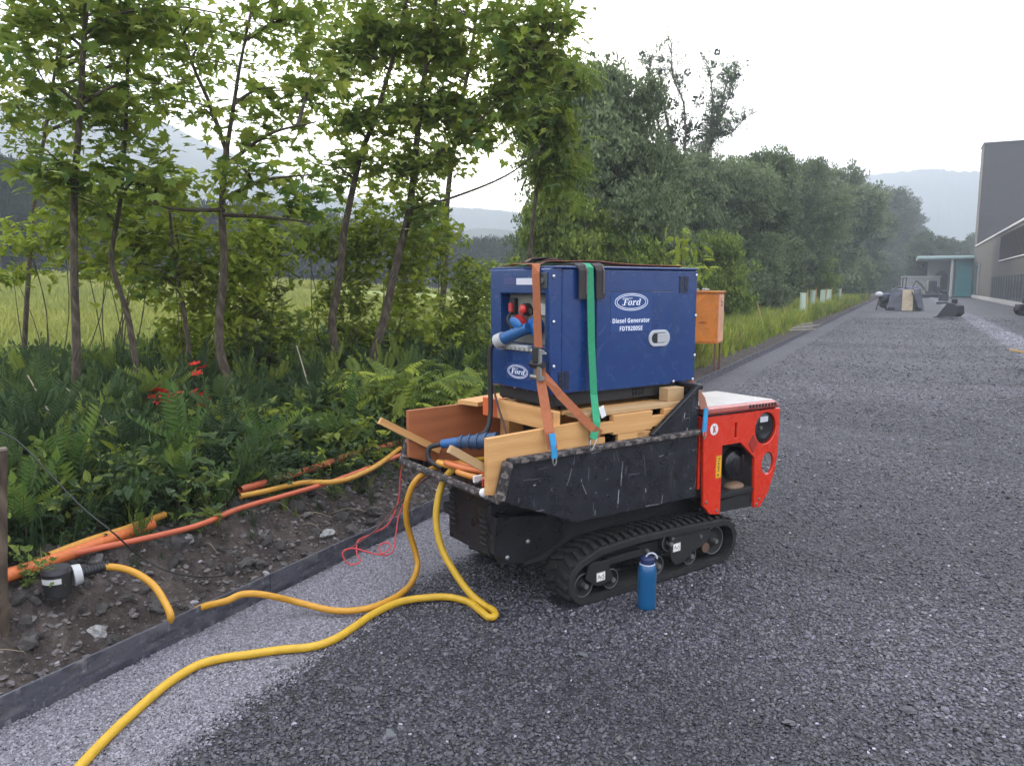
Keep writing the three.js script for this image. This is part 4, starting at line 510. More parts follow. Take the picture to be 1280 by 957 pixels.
  bundle([[-.06, 1.745, .55], [.02, 1.775, .5], [.12, 1.785, .42], [.22, 1.77, .5], [.12, 1.76, .6], [.0, 1.75, .5]], [.06, .045, .04], 'dark strap coiled on the generator lid');
  bundle([[-.05, 1.748, .4], [.05, 1.78, .36], [.15, 1.772, .44], [.05, 1.79, .5], [-.04, 1.765, .45]], [.16, .1, .07], 'brown strap coiled over the dark one on the lid', .03);
}
// ---------------------------------------------------------------- cables and conduits on the ground
{
  const yel = mat([.62, .37, .02], .5, 0, { bumpMap: rep(N1, 20, 2), bumpScale: .0008, map: rep(tex(256, 64, (u, v) => .82 + .25 * tn(u, v, 7, 3, 4)), 12, 1) }), yel2 = mat([.58, .28, .018], .52, 0, { map: rep(tex(256, 64, (u, v) => .82 + .25 * tn(u, v, 7, 9, 4)), 12, 1) });
  const wcable = (name, pts, r, m, label, cat = 'cable', n = 6, seg = 10) => { const b = pts[Math.floor(pts.length / 2)], o = thing(name, label, cat, [b[0], 0, b[2]]); const g = cable(pts.map((p) => V3(p[0] - b[0], p[1], p[2] - b[2])), r, n, seg); mesh('cable', g, m, o); return [o, b]; };
  wcable('yellow_cable', CABLE1, .0185, yel, 'thick yellow cable falling from the skip, looping on the road towards the viewer', 'cable', 7, 12);
  const [c2, b2] = wcable('yellow_cable', CABLE2, .0165, yel2, 'orange yellow cable from the skip crossing the steel edging to a black plug', 'cable', 7, 12);
  { // black plug with its grey rings and ribbed sleeve
    const p = v3(CABLE2[CABLE2.length - 1]), dir = V3(-.1, -.02, .26).normalize(), o = c2, off = V3(-b2[0], 0, -b2[2]);
    const R = (t0, t1, r0, r1, m, nm, n = 16) => mesh(nm, rod(p.clone().addScaledVector(dir, t0).add(off), p.clone().addScaledVector(dir, t1).add(off), r0, r1, n), m, o);
    for (let i = 0; i < 9; i++) R(-.015 + i * .013, -.008 + i * .013, .023, .023, black, 'sleeve_ring', 14); R(-.02, .105, .018, .018, black, 'sleeve');
    R(.1, .135, .046, .05, mat([.42, .42, .42], .5), 'collar', 20);
    const body = p.clone().addScaledVector(dir, .2).add(off); const g = cyl(.062, .056, .11, 26); g.translate(body.x, body.y - .01, body.z); mesh('plug_body', g, mat([.02, .019, .02], .5), o);
    const lid = cyl(.058, .064, .02, 26); lid.translate(body.x, body.y + .052, body.z); mesh('plug_lid', lid, mat([.028, .025, .03], .45), o);
    const lb = new THREE.CylinderGeometry(.0635, .0625, .026, 14, 1, true, -.2, 1.5); lb.translate(body.x, body.y + .012, body.z); mesh('plug_label', lb, mat([.55, .55, .55], .5, 0, { side: THREE.DoubleSide }), o);
    const lb2 = new THREE.CylinderGeometry(.0635, .0625, .03, 8, 1, true, -1.6, .7); lb2.translate(body.x, body.y + .012, body.z); mesh('plug_label', lb2, mat([.55, .55, .55], .5, 0, { side: THREE.DoubleSide }), o);
  }
  wcable('cord_tangle', REDCORD, .0042, mat([.5, .045, .05], .7), 'thin red cord tangled over the steel edging beside the skip', 'cord', 6, 6);
  wcable('brown_cord', BROWNCORD, .005, mat([.1, .03, .025], .7), 'dark brown cord stretched from the skip down to the edging', 'cord', 6, 6);
  wcable('black_wire', WIRE, .004, mat([.012, .014, .012], .6), 'thin black wire hanging slantwise over the earth bank', 'wire', 6, 6);
  const pip = (c) => mat(c, .55, 0, { map: rep(tex(128, 64, (u, v) => .8 + .3 * tn(u, v, 5, 12, 4)), 8, 1) });
  wcable('orange_conduit', CONDUIT_A, .03, pip([.6, .15, .035]), 'thick orange conduit lying at the edge of the ferns by the black plug', 'conduit', 6, 12);
  wcable('orange_conduit', CONDUIT_B, .016, pip([.52, .11, .045]), 'long thin red orange conduit along the foot of the plants', 'conduit', 6, 10);
  wcable('yellow_conduit', CONDUIT_C, .02, pip([.55, .25, .03]), 'short yellow pipe end sticking out of the ferns above the orange conduit', 'conduit', 6, 12);
  wcable('yellow_conduit', CONDUIT_D, .018, pip([.55, .27, .03]), 'yellow conduit bending out of the plants towards the skip', 'conduit', 6, 12);
  wcable('orange_conduit', CONDUIT_E, .024, pip([.46, .1, .04]), 'dirty orange conduit half buried behind the yellow one', 'conduit', 6, 12);
}
// ---------------------------------------------------------------- bottle, edging, cabinet, post
{
  const o = thing('water_bottle', 'blue plastic water bottle standing on the road before the track', 'bottle', [-1.096, .004, -3.666], .4);
  const R = [[.001, 0], [.04, 0], [.047, .006], [.0475, .03], [.046, .1], [.0475, .17], [.047, .2], [.042, .225], [.034, .236]];
  const g = new THREE.LatheGeometry(R.map(([a, b]) => new THREE.Vector2(a, b)), 36);
  mesh('flask', g, pmat([.008, .12, .3], .3, 0, { transmission: .35, thickness: 0, clearcoat: .6, clearcoatRoughness: .2 }), o);
  mesh('cap', new THREE.LatheGeometry([[.036, .232], [.037, .262], [.03, .27], [.001, .271]].map(([a, b]) => new THREE.Vector2(a, b)), 30), mat([.008, .016, .07], .5), o);
  mesh('carry_loop', new THREE.TorusGeometry(.028, .005, 8, 24, Math.PI).translate(.02, .262, 0), mat([.4, .42, .46], .4), o);
  mesh('neck_ring', new THREE.TorusGeometry(.036, .004, 8, 30).rotateX(Math.PI / 2).translate(0, .234, 0), mat([.4, .45, .55], .4), o);
}
{
  const st = thing('steel_edging', 'long low steel edging plate holding the gravel road', 'edging', [-2.93, 0, -2]);
  const et = canvasTex(1024, 128, (c, w, h) => { c.fillStyle = 'rgb(84,85,92)'; c.fillRect(0, 0, w, h); for (let i = 0; i < 260; i++) { c.fillStyle = `rgba(${rnd() < .5 ? '130,127,124' : '48,48,54'},${rr(.08, .35)})`; c.beginPath(); c.ellipse(rnd() * w, rnd() * h, rr(5, 50), rr(3, 16), 0, 0, 7); c.fill(); } for (let i = 0; i < 70; i++) { c.fillStyle = `rgba(175,173,168,${rr(.1, .45)})`; const x = rnd() * w; c.fillRect(x, rr(0, 40), rr(1.5, 12), rr(8, h * .6)); } c.fillStyle = 'rgba(150,148,144,.4)'; for (let i = 0; i < 300; i++) c.fillRect(rnd() * w, h * (1 - Math.pow(rnd(), 2) * .3), rr(1, 6), rr(1, 5)); });
  et.wrapS = et.wrapT = THREE.RepeatWrapping; et.repeat.set(.5, 5);
  const em = mat([.85, .85, .88], .6, .25, { map: et, roughnessMap: rep(ROUGH, 2), bumpMap: rep(N1, 3), bumpScale: .002 });
  for (let i = 0; i < 26; i++) { const l = 3, g = box(l - .006, .19, .012, 0, 0, 0, .0025); g.rotateY(Math.PI / 2); const m = mesh('plate', g, em, st); m.position.set(rr(-.0015, .0015), .028 + rr(-.0015, .0015), 3.6 - i * l); m.rotation.y = rr(-.0006, .0006); }
}
{
  const org = mat([.7, .22, .035], .55, 0, { map: rep(DIRT, 1.1), roughnessMap: rep(ROUGH, 1) });
  const o = thing('utility_cabinet', 'orange metal utility cabinet on legs behind the generator', 'cabinet', [-3.34, .16, -14.41], .0);
  mesh('body', box(.62, .93, .48, 0, .87, 0, .008), org, o);
  mesh('roof', box(.68, .03, .56, 0, 1.35, 0, .006), org, o);
  mesh('door', box(.56, .86, .012, 0, .87, .246, .004), org, o);
  mesh('side_door', box(.012, .86, .42, .316, .87, 0, .004), mat([.8, .42, .26], .5, 0, { map: rep(DIRT, 1.1) }), o);
  mesh('hasp', box(.12, .012, .02, .05, .8, .26, .003), mat([.2, .05, .02], .6), o);
  for (const x of [-.27, .27]) for (const z of [-.2, .2]) mesh('leg', box(.035, .62, .035, x, .1, z, .003), mat([.14, .06, .04], .7), o);
  const pm = mat([.05, .045, .03], .7); // painted mark
  for (const [y, z, sy, sz] of [[1.16, .05, .16, .016], [1.1, -.02, .016, .13], [1.17, -.03, .014, .09], [1.14, -.08, .07, .014]]) mesh('painted_mark', box(.003, sy, sz, .3235, y, z, .001), pm, o);
  for (let i = 0; i < 7; i++) { const g = new THREE.IcosahedronGeometry(.035 + .02 * rnd(), 0); g.scale(1.2, .7, 1); const r = mesh('stone', g, mat([.26, .25, .22], .95)); r.position.set(-3.34 + rr(-.27, .2), 1.545, -14.41 + rr(-.15, .18)); r.rotation.y = rr(0, 6); info(r, 'small stone lying on the orange cabinet roof', 'stone', 'stones on the cabinet roof'); }
}
{ const o = thing('fence_post', 'weathered dark wooden post standing in the earth bank', 'post', [-3.392, .12, -1.8]); const g = limb([V3(0, -.2, 0), V3(.015, .3, -.016), V3(.038, .84, -.046)], .022, .02, 9); mesh('post', g, mat([.5, .45, .42], .9, 0, { map: BARK, bumpMap: BARKB, bumpScale: .006 }), o); const c = cyl(.019, .021, .01, 9); c.translate(.038, .842, -.046); mesh('post_top', c, mat([.16, .13, .1], .9), o); }
// ---------------------------------------------------------------- far end of the road: buildings and machines
{
  const dark = mat([.045, .039, .038], .8, 0, { map: rep(DIRT, .15) }), darker = mat([.05, .047, .05], .7), pale = mat([.42, .4, .38], .8), glassM = mat([.035, .037, .042], .15), trim = mat([.5, .5, .5], .6);
  const b = thing('hall_building', 'tall dark grey industrial hall with a window band beside the road', 'building', [7.32, 0, -80]);
  const bx = (n, x0, x1, y0, y1, z0, z1, m, p = b) => mesh(n, box(x1 - x0, y1 - y0, z1 - z0, (x0 + x1) / 2 - 7.32, (y0 + y1) / 2, (z0 + z1) / 2 + 80, .02), m, p);
  bx('low_block', 7.32, 40, 0, 6.2, -110.9, -30, dark); bx('tower', 7.36, 44, 6.2, 18.4, -115, -110.9, dark); bx('tower_foot', 7.36, 44, 0, 6.2, -115, -110.91, dark);
  bx('parapet', 7.2, 40, 6.2, 6.38, -111, -30, trim); bx('tower_coping', 7.26, 44.1, 18.4, 18.55, -115, -110.8, darker); bx('plinth', 7.18, 7.32, 0, .36, -110.9, -30, pale);
  const wb = bx('window_band', 7.29, 7.33, 3.75, 5.9, -82, -34, darker); bx('window_sill', 7.2, 7.34, 3.66, 3.75, -82, -34, trim);
  for (let i = 0; i < 40; i++) bx('louvre_fin', 7.22, 7.29, 3.76, 5.88, -81.8 + i * .75, -81.68 + i * .75, dark, wb);
  for (let i = 0; i < 6; i++) { const z = -88.2 + i * 5.6; const w = bx('shop_window', 7.28, 7.33, .4, 2.35, z, z + 5.2, glassM); for (let k = 1; k < 3; k++) bx('mullion', 7.25, 7.28, .42, 2.33, z + k * 1.73 - .04, z + k * 1.73 + .04, darker, w); }
  const dr = bx('door', 7.28, 7.33, .37, 4.0, -109, -102.6, darker); bx('door_leaf', 7.25, 7.28, .4, 3.9, -108.7, -105.9, glassM, dr);
  const t = thing('teal_building', 'small teal clad building under a flat pale canopy roof', 'building', [6.3, 0, -117]);
  const tb = (n, x0, x1, y0, y1, z0, z1, m, p = t) => mesh(n, box(x1 - x0, y1 - y0, z1 - z0, (x0 + x1) / 2 - 6.3, (y0 + y1) / 2, (z0 + z1) / 2 + 117, .02), m, p);
  const teal = mat([.06, .25, .26], .6); const wl = tb('wall', 5.7, 9, 0, 4.8, -124, -115, mat([.05, .2, .21], .6));
  for (let i = 0; i < 6; i++) tb('cladding_board', 5.66, 9, .08 + i * .79, .83 + i * .79, -115, -114.96, teal, wl);
  tb('canopy_roof', 1.0, 9, 4.85, 5.25, -125, -113.6, mat([.5, .52, .52], .6)); tb('fascia', .95, 9, 4.95, 5.2, -113.6, -113.5, mat([.36, .52, .49], .5));
  tb('pillar', 4.9, 5.2, 0, 4.85, -114.6, -114.2, mat([.5, .5, .48], .7)); tb('pillar', 4.9, 5.2, 0, 4.85, -123, -122.6, mat([.5, .5, .48], .7));
  { const s = new THREE.Shape(); s.moveTo(-.75, 0); s.lineTo(.75, 0); s.lineTo(.75, 2.7); s.absarc(0, 2.7, .75, 0, Math.PI, false); const g = new THREE.ExtrudeGeometry(s, { depth: .06, bevelEnabled: false }); g.translate(4.1 - 6.3, 0, -120 + 117); mesh('arched_door', uvm(g), darker, t); tb('back_wall', 2.4, 5.7, 0, 4.85, -120.2, -120.02, mat([.3, .3, .28], .8)); }
  const w = thing('site_wall', 'pale rendered wall behind the excavator', 'wall', [1.6, 0, -117]); mesh('panel', box(4.6, 2.6, .25, 0, 1.3, 0, .02), mat([.42, .41, .39], .85, 0, { map: rep(DIRT, .3) }), w); mesh('coping', box(4.8, .12, .4, 0, 2.66, 0, .02), mat([.5, .5, .48], .8), w);
  // excavator
  const ex = thing('mini_excavator', 'dark mini excavator parked in front of the pale wall', 'excavator', [2.6, 0, -108], .2);
  const eb = (n, g, m, p = ex) => mesh(n, g, m, p); const exm = mat([.022, .022, .025], .6), exg = mat([.05, .05, .056], .6);
  for (const z of [-.6, .6]) { const g = extr([[-.9, .1], [-.8, 0], [.8, 0], [.9, .1], [.9, .32], [.8, .42], [-.8, .42], [-.9, .32]], .35, .03); g.translate(0, 0, z - .175); eb('track', g, exm); }
  eb('deck', box(1.5, .3, 1.3, .1, .62, 0, .06), exg); const cab = eb('cab', box(.95, 1.35, .9, .15, 1.4, 0, .08), exm); eb('cab_window', box(.7, .7, .92, .15, 1.6, 0, .03), glassM, cab); eb('engine_cover', box(.5, .6, 1.2, .75, 1.05, 0, .08), exg);
  eb('boom', (() => { const g = extr([[-.4, .7], [-1.0, 1.7], [-1.6, 2.15], [-1.7, 2.0], [-1.2, 1.55], [-.25, .65]], .22, .02); g.translate(0, 0, -.11); return g; })(), exm); eb('arm', (() => { const g = extr([[-1.55, 2.15], [-1.7, 2.15], [-2.35, .8], [-2.2, .75]], .18, .02); g.translate(0, 0, -.09); return g; })(), exm);
  eb('bucket', (() => { const g = extr([[-2.15, .8], [-2.45, .75], [-2.6, .4], [-2.4, .15], [-2.1, .25], [-2.25, .5]], .5, .02); g.translate(0, 0, -.25); return g; })(), exg); eb('dozer_blade', box(.08, .35, 1.4, -1.15, .25, 0, .02), exg);
  // tarp covered heap with a board leaning on it
  const hp = thing('covered_heap', 'stack of material under a grey tarpaulin on the road', 'heap', [0, 0, -55.4]);
  { const g = new THREE.BoxGeometry(2.1, 1.35, 1.6, 16, 10, 12); g.translate(0, .675, 0); const p = g.attributes.position; for (let i = 0; i < p.count; i++) { const x = p.getX(i), y = p.getY(i), z = p.getZ(i), k = 1 - .25 * (y / 1.35) * (1 - .5 * fbm(x * 2, y * 2, z * 2, 2)); p.setXYZ(i, x * k + .1 * fbm(x * 3, y * 3, z * 3, 3), Math.max(0, y + (y > .1 ? .12 * fbm(x * 2.5, y, z * 2.5 + 7, 3) : 0)), z * k + .1 * fbm(x * 3 + 5, y * 3, z * 3, 3)); } g.computeVertexNormals(); mesh('tarpaulin', g, mat([.1, .1, .125], .55), hp); }
  for (const [x, z] of [[-.8, .9], [.7, .85]]) mesh('weight_block', box(.4, .2, .25, x, .1, z, .02), exm, hp);
  const pb = thing('plywood_board', 'pale plywood board leaning upright on the tarpaulin heap', 'board', [.1, 0, -54.3]); const pbm = mesh('board', box(.62, 1.35, .03, 0, .66, -.12, .004), mat([.68, .55, .37], .7, 0, { map: rep(DIRT, 1) }), pb); pbm.rotation.x = -.12;
  const lb = thing('dark_board', 'dark board leaning slantwise against the heap beside the plywood', 'board', [1.1, 0, -54.7]); const lbm = mesh('board', box(.06, 1.5, .9, -.3, .66, 0, .004), exm, lb); lbm.rotation.z = .38;
  const bm = thing('site_roller', 'dark blue compact roller parked behind the heap', 'roller', [-.4, 0, -60.5], .3);
  mesh('drum', (() => { const g = cyl(.35, .35, 1.0, 20); g.rotateX(Math.PI / 2); g.translate(-.9, .35, 0); return g; })(), exg, bm); mesh('drum', (() => { const g = cyl(.35, .35, 1.0, 20); g.rotateX(Math.PI / 2); g.translate(.9, .35, 0); return g; })(), exg, bm); mesh('frame', box(2.3, .5, .8, 0, .75, 0, .08), mat([.03, .05, .14], .5), bm); mesh('hood', box(.8, .5, .8, .7, 1.2, 0, .08), mat([.03, .05, .14], .5), bm); mesh('seat', box(.4, .5, .4, -.1, 1.2, 0, .06), black, bm); for (const z of [-.35, .35]) mesh('roll_bar', rod(V3(.25, 1, z), V3(.25, 2.1, z), .03), black, bm); mesh('roll_bar', rod(V3(.25, 2.1, -.36), V3(.25, 2.1, .36), .03), black, bm); mesh('steering_column', rod(V3(-.6, 1, 0), V3(-.45, 1.5, 0), .03), black, bm);
  const sk = thing('barrel_stand', 'white sack hung over a dark stand at the verge end', 'stand', [-1.4, 0, -54.9]); for (const [x, z] of [[-.2, 0], [.25, .15], [.2, -.2]]) mesh('leg', rod(V3(x * 1.4, 0, z * 1.4), V3(x * .3, 1, z * .3), .035), exm, sk); mesh('sack', (() => { const g = new THREE.SphereGeometry(.2, 14, 10); g.scale(1.2, .9, .9); g.translate(-.15, 1.0, .1); return g; })(), mat([.62, .62, .63], .8), sk); mesh('cover', (() => { const g = new THREE.SphereGeometry(.3, 14, 10); g.scale(.9, 1.1, .8); g.translate(.15, .7, 0); return g; })(), exm, sk);
  // excavator bucket on the windrow, plate compactor, small vehicle at the yard edge, plank
  const bu = thing('excavator_bucket', 'grey excavator bucket lying on the pale gravel ridge', 'bucket', [2.0, 0, -43.8], -.4);
  mesh('shell', (() => { const o = [[-.55, .02], [-.1, .05], [.35, .06], [.5, .25], [.45, .6], [.2, .72], [-.05, .75]], i2 = [[-.02, .68], [.17, .65], [.38, .55], [.43, .27], [.32, .12], [-.1, .1], [-.55, .05]]; const g = extr([...o, ...i2], .8, .006); g.translate(0, 0, -.4); return g; })(), mat([.06, .057, .06], .7, .3), bu);
  for (const z of [-.41, .39]) mesh('cheek', (() => { const g = extr([[-.5, .04], [.35, .07], [.48, .25], [.43, .58], [.2, .7], [-.03, .72]], .02, .003); g.translate(0, 0, z); return g; })(), mat([.06, .057, .06], .7, .3), bu);
  for (let i = 0; i < 5; i++) mesh('tooth', box(.16, .03, .06, -.6, .035, -.34 + i * .17, .008), exm, bu); mesh('ear', box(.2, .25, .06, .15, .8, -.1, .02), exm, bu); mesh('ear', box(.2, .25, .06, .15, .8, .1, .02), exm, bu);
  const pc = thing('plate_compactor', 'small dark plate compactor standing beside the ridge', 'compactor', [2.75, .02, -73]); mesh('plate', box(1.0, .15, .9, 0, .1, 0, .05), exm, pc); mesh('engine', box(.7, .6, .6, 0, .55, 0, .08), exg, pc); mesh('fuel_tank', box(.4, .25, .5, .05, .98, 0, .08), exm, pc); for (const z of [-.25, .25]) mesh('handle', rod(V3(-.2, .6, z), V3(-.75, 1.25, z), .03), exm, pc); mesh('handle_bar', rod(V3(-.75, 1.25, -.3), V3(-.75, 1.25, .3), .03), exm, pc);
  const vh = thing('yard_machine', 'low dark machine at the edge of the gravel yard', 'machine', [6.05, 0, -49], .1); mesh('chassis', box(1.5, .35, 1.1, 0, .42, 0, .06), exm, vh); mesh('hood', box(.8, .4, .9, .3, .78, 0, .1), exg, vh); for (const x of [-.5, .5]) for (const z of [-.5, .5]) mesh('wheel', (() => { const g = new THREE.TorusGeometry(.2, .1, 8, 18); g.translate(x, .3, z); return g; })(), rubber, vh); mesh('seat', box(.3, .35, .4, -.35, .8, 0, .05), black, vh);
  const pk = thing('plank_on_block', 'wooden plank tilted on a dark block at the road edge', 'plank', [2.42, .06, -17.9], .3); mesh('plank', (() => { const g = box(1.0, .05, .5, 0, 0, 0, .004); g.rotateZ(-.22); g.translate(0, .2, 0); return g; })(), mat([1, 1, 1], .8, 0, { map: rep(WOOD_C, 1) }), pk); mesh('block', box(.3, .14, .45, .28, .07, .02, .01), exm, pk);
  // distant strewn planks by the windrow and pole on the verge
  for (let i = 0; i < 4; i++) { const o = mesh('lath', box(1.1, .03, .05, 0, 0, 0, .003), mat([.34, .3, .24], .9)); o.position.set(-3.15 + rr(-.2, .2), .16 + i * .01, -27 - i * 1.2); o.rotation.y = 1.2 + rr(-.4, .4); info(o, 'loose lath lying on the earth verge beside the far edging', 'lath', 'laths on the far verge'); }
  const stk = [[-3.83, -34.3, 1.15], [-4.3, -42.5, 1.2], [-4.25, -47.4, 1.2], [-4.2, -50.6, 1.2], [-4.2, -58.5, 1.2]];
  stk.forEach(([x, z, h]) => { const o = thing('tree_guard', 'pale tubular tree guard standing in the verge grass', 'tree guard', [x, landY(x, z), z], 0, 'tree guards on the verge'); const g = new THREE.CylinderGeometry(.13, .15, h, 14, 1, true); g.rotateZ(rr(-.1, .1)); g.translate(0, h / 2, 0); mesh('tube', g, mat([.42, .5, .38], .6, 0, { side: THREE.DoubleSide }), o); mesh('stake', rod(V3(.17, -.1, 0), V3(.17, h * 1.1, 0), .02), woodA, o); });
  const sp = thing('leaning_stick', 'thin pale stick leaning in the verge grass', 'stick', [-3.7, landY(-3.7, -24), -24]); mesh('stick', rod(V3(0, -.05, 0), V3(-.28, 1.0, 0), .014, .01, 7), woodC, sp);
}
// ---------------------------------------------------------------- foliage
const leafMat = (c, tr = .5) => pmat(c, .85, 0, { specularIntensity: .3, transmission: tr, thickness: 0, side: THREE.DoubleSide });
const LEAF = leafMat([1, 1, 1], .5), LEAF_FAR = leafMat([1, 1, 1], .25);
function fan(pts, bend) { // flat leaf outline (x, y) fanned from its base; bend lifts the margins
  const P = [], I = []; pts.forEach(([x, y]) => P.push(x, y, bend(x, y))); for (let i = 1; i < pts.length - 1; i++) I.push(0, i, i + 1);
  let g = new THREE.BufferGeometry(); g.setAttribute('position', new THREE.Float32BufferAttribute(P, 3)); g.setIndex(I); g = g.toNonIndexed(); g.computeVertexNormals(); return uvm(g);
}
// palmate, five pointed lobes; unit size, stalk at the origin, growing to +y
const mapleA = fan([[0, .12], [.16, .0], [.4, -.02], [.3, .14], [.6, .32], [.38, .38], [.42, .58], [.2, .52], [0, 1], [-.2, .52], [-.42, .58], [-.38, .38], [-.6, .32], [-.3, .14], [-.4, -.02], [-.16, 0]], (x, y) => .28 * Math.abs(x) - .22 * y * y);
const mapleB = fan([[0, .1], [.2, -.04], [.36, .04], [.27, .16], [.56, .42], [.3, .42], [.32, .66], [.15, .56], [0, .92], [-.2, .5], [-.4, .56], [-.34, .36], [-.62, .26], [-.3, .12], [-.34, -.06], [-.14, .02]], (x, y) => -.25 * Math.abs(x) + .1 * y - .2 * y * y);
const ovate = fan([[0, 0], [.2, .2], [.27, .42], [.17, .72], [0, 1], [-.17, .72], [-.27, .42], [-.2, .2]], (x, y) => .3 * Math.abs(x) - .2 * y * y);
const small = fan([[0, 0], [.24, .4], [0, 1], [-.24, .4]], (x, y) => .3 * Math.abs(x) - .2 * y * y);
function placed(g, p, q, s) { const h = g.clone(); h.applyMatrix4(M4(p, q, s)); return h; }
function pinnate(n = 6, len = 1, slim = .9) { // compound leaf along +y, arching
  const L2 = []; const at = (t) => V3(0, t * len * (1 - .12 * t), -.28 * t * t * len);
  for (let i = 0; i < n; i++) { const t = .25 + .7 * i / n, s = .34 * len * (1 - .35 * Math.abs(t - .5)) * .75; for (const k of [-1, 1]) L2.push(placed(small, at(t), eul(-.5 * t - .1, k * .35, k * -1.15), V3(s * slim, s, s))); }
  L2.push(placed(small, at(.95), eul(-.6, 0, 0), .26 * len)); L2.push(ribbon([at(0), at(.33), at(.66), at(.97)], V3(1, 0, 0), .014 * len, .006 * len)); return merge(L2);
}
const PIN = pinnate(6), PIN8 = pinnate(8), PINS = pinnate(9, 1, .6), PINL = pinnate(7, 1, .7);
// a sprig: small leaves scattered in a ball, for crowns seen from afar
function sprig(n, r, s, shape) { const G = []; for (let i = 0; i < n; i++) { const d = V3(gauss(), gauss() * .8, gauss()).multiplyScalar(r * .75); G.push(placed(shape, d, eul(rr(-1.2, .4), rr(0, 6.3), rr(-.6, .6), 'YXZ'), s * rr(.7, 1.25))); } return merge(G); }
const SPRIGS = [0, 1, 2].map(() => sprig(16, .3, .13, small)), SPRIGS_FAR = [0, 1].map(() => sprig(14, .5, .28, small)), TWIGS_THIN = sprig(9, .32, .15, small);
const greens = { // linear base colours
  maple: () => { const k = rnd(); return lin(.17 + .13 * k * k, .23 + .09 * k, .035 + .014 * k); },
  bright: () => { const k = rnd(); return lin(.2 + .16 * k, .28 + .13 * k, .03 + .014 * k); },
  mid: () => { const k = rnd(); return lin(.12 + .1 * k, .18 + .09 * k, .03 + .015 * k); },
  dark: () => { const k = rnd(); return lin(.055 + .04 * k, .095 + .055 * k, .028 + .014 * k); },
  under: () => { const k = rnd(); return lin(.03 + .03 * k, .06 + .045 * k, .02 + .012 * k); },
  hedge: () => { const k = rnd(); return lin(.13 + .06 * k, .165 + .07 * k, .08 + .03 * k); },  // haze painted in: leaf colour lightened and greyed for the veiled roadside row
  pale: () => { const k = rnd(); return lin(.075 + .05 * k, .1 + .05 * k, .05 + .025 * k); },
  deep: () => { const k = rnd(); return lin(.025 + .015 * k, .04 + .022 * k, .022 + .01 * k); },
};
const barkM = mat([.5, .48, .46], .92, 0, { map: rep(BARK, 3, 1.4), bumpMap: rep(BARKB, 3, 1.4), bumpScale: .004 }), twigM = mat([.07, .055, .035], .9);
const CAM = V3(0, 1.65, 0);
const leafTones = [leafMat([.2, .27, .035]), leafMat([.14, .21, .03]), leafMat([.27, .33, .035]), leafMat([.08, .145, .028])];
// a slender tree: trunk through given points, limbs to given leaf clouds, leaves on the twigs
function sapling(d, label, kind, opt = {}) {
  const tr = d.trunk.map(v3), base = tr[0].clone(); base.y = Math.min(base.y, landY(base.x, base.z));
  const o = thing(opt.name ?? 'maple_sapling', label, 'tree', base.toArray()); const rel = (p) => p.clone().sub(base);
  const first = tr[0].clone(); first.y = base.y - .05; const tp = smooth([first, ...tr.slice(1)], 40); mesh('trunk', limb(tp.map(rel), d.r[0], d.r[1], 10), barkM, o);
  const limbs = [tp]; for (const l of d.limbs ?? []) { const p = smooth(l.map(v3), 16); limbs.push(p); mesh('branch', limb(p.map(rel), d.r[1] * .8, .006, 7), barkM, o); }
  const twigs = [], leaves = []; const all = limbs.flat();
  for (const [c, rx, ry, n] of d.clouds) {
    const cc = v3(c); let best = null, bd = 1e9; for (const p of all) { const e = p.distanceTo(cc) + Math.max(0, p.y - cc.y + .15) * 2; if (e < bd) { bd = e; best = p; } }
    const mid = best.clone().lerp(cc, .5).add(V3(0, .12 * bd, 0)), br = smooth([best, mid, cc], 8); mesh('branch', limb(br.map(rel), clamp(.012 + .01 * bd, .01, .022), .005, 6), barkM, o);
    const nt = Math.max(3, Math.round(n / 9)), N = Math.round(n * (opt.dense ?? 1));
    for (let k = 0; k < nt; k++) {
      const e = V3(gauss() * rx, gauss() * ry, gauss() * rx).add(cc), s = br[2 + Math.floor(rnd() * 6)].clone(), m = s.clone().lerp(e, .5).add(V3(0, .05, 0)), tw = [s, m, e]; twigs.push(limb(tw.map(rel), .0045, .0022, 4));
      for (let i = 0; i < N / nt; i++) { const t = rr(.2, 1.1), p = s.clone().lerp(e, t).add(V3(gauss() * .32, gauss() * .25 - .04, gauss() * .32)); leaves.push(p); }
    }
  }
  mesh('twigs', merge(twigs), barkM, o).userData.kind = 'stuff';
  const shapes = opt.ovate ? [ovate, ovate] : opt.pinnate ? [PIN, PIN] : [mapleA, mapleB], sz = opt.size ?? .12;
  leaves.sort((a, b) => a.distanceTo(CAM) - b.distanceTo(CAM));
  const single = opt.single ?? 90, lists = [[], []], cols = [[], []];
  leaves.forEach((p, i) => {
    const q = eul(rr(-2.7, -1.1), rr(0, 6.3), rr(-.6, .6), 'YXZ'), s = sz * rr(.6, 1.25), k = i % 2;
    if (i < single) { const m = mesh('leaf', shapes[k], leafTones[Math.floor(rnd() * 4)], o); m.position.copy(rel(p)); m.quaternion.copy(q); m.scale.setScalar(s); } else { lists[k].push(M4(rel(p), q, s)); cols[k].push(greens[kind]()); }
  });
  lists.forEach((l, k) => l.length && instances('crown', shapes[k], LEAF, l, o, cols[k]));
  return o;
}
console.log('saplings');
sapling(SAPLINGS.T1, 'slender straight maple with mottled bark standing alone nearest the fence post', 'maple', { size: .118, dense: 3.7 });
sapling(SAPLINGS.T2, 'thin crooked maple sapling bent above the red flowers', 'maple', { size: .12, dense: 2.8 });
sapling(SAPLINGS.T3, 'very thin short sapling standing behind the red flowers', 'bright', { size: .11, dense: 2.4 });
sapling(SAPLINGS.T4, 'maple whose trunk forks in a wide Y with long bare side branches', 'maple', { size: .125, dense: 2.6, single: 140 });
sapling(SAPLINGS.T5, 'leaning grey maple trunk with the pale forked maple beside it', 'maple', { size: .128, dense: 3.4 });
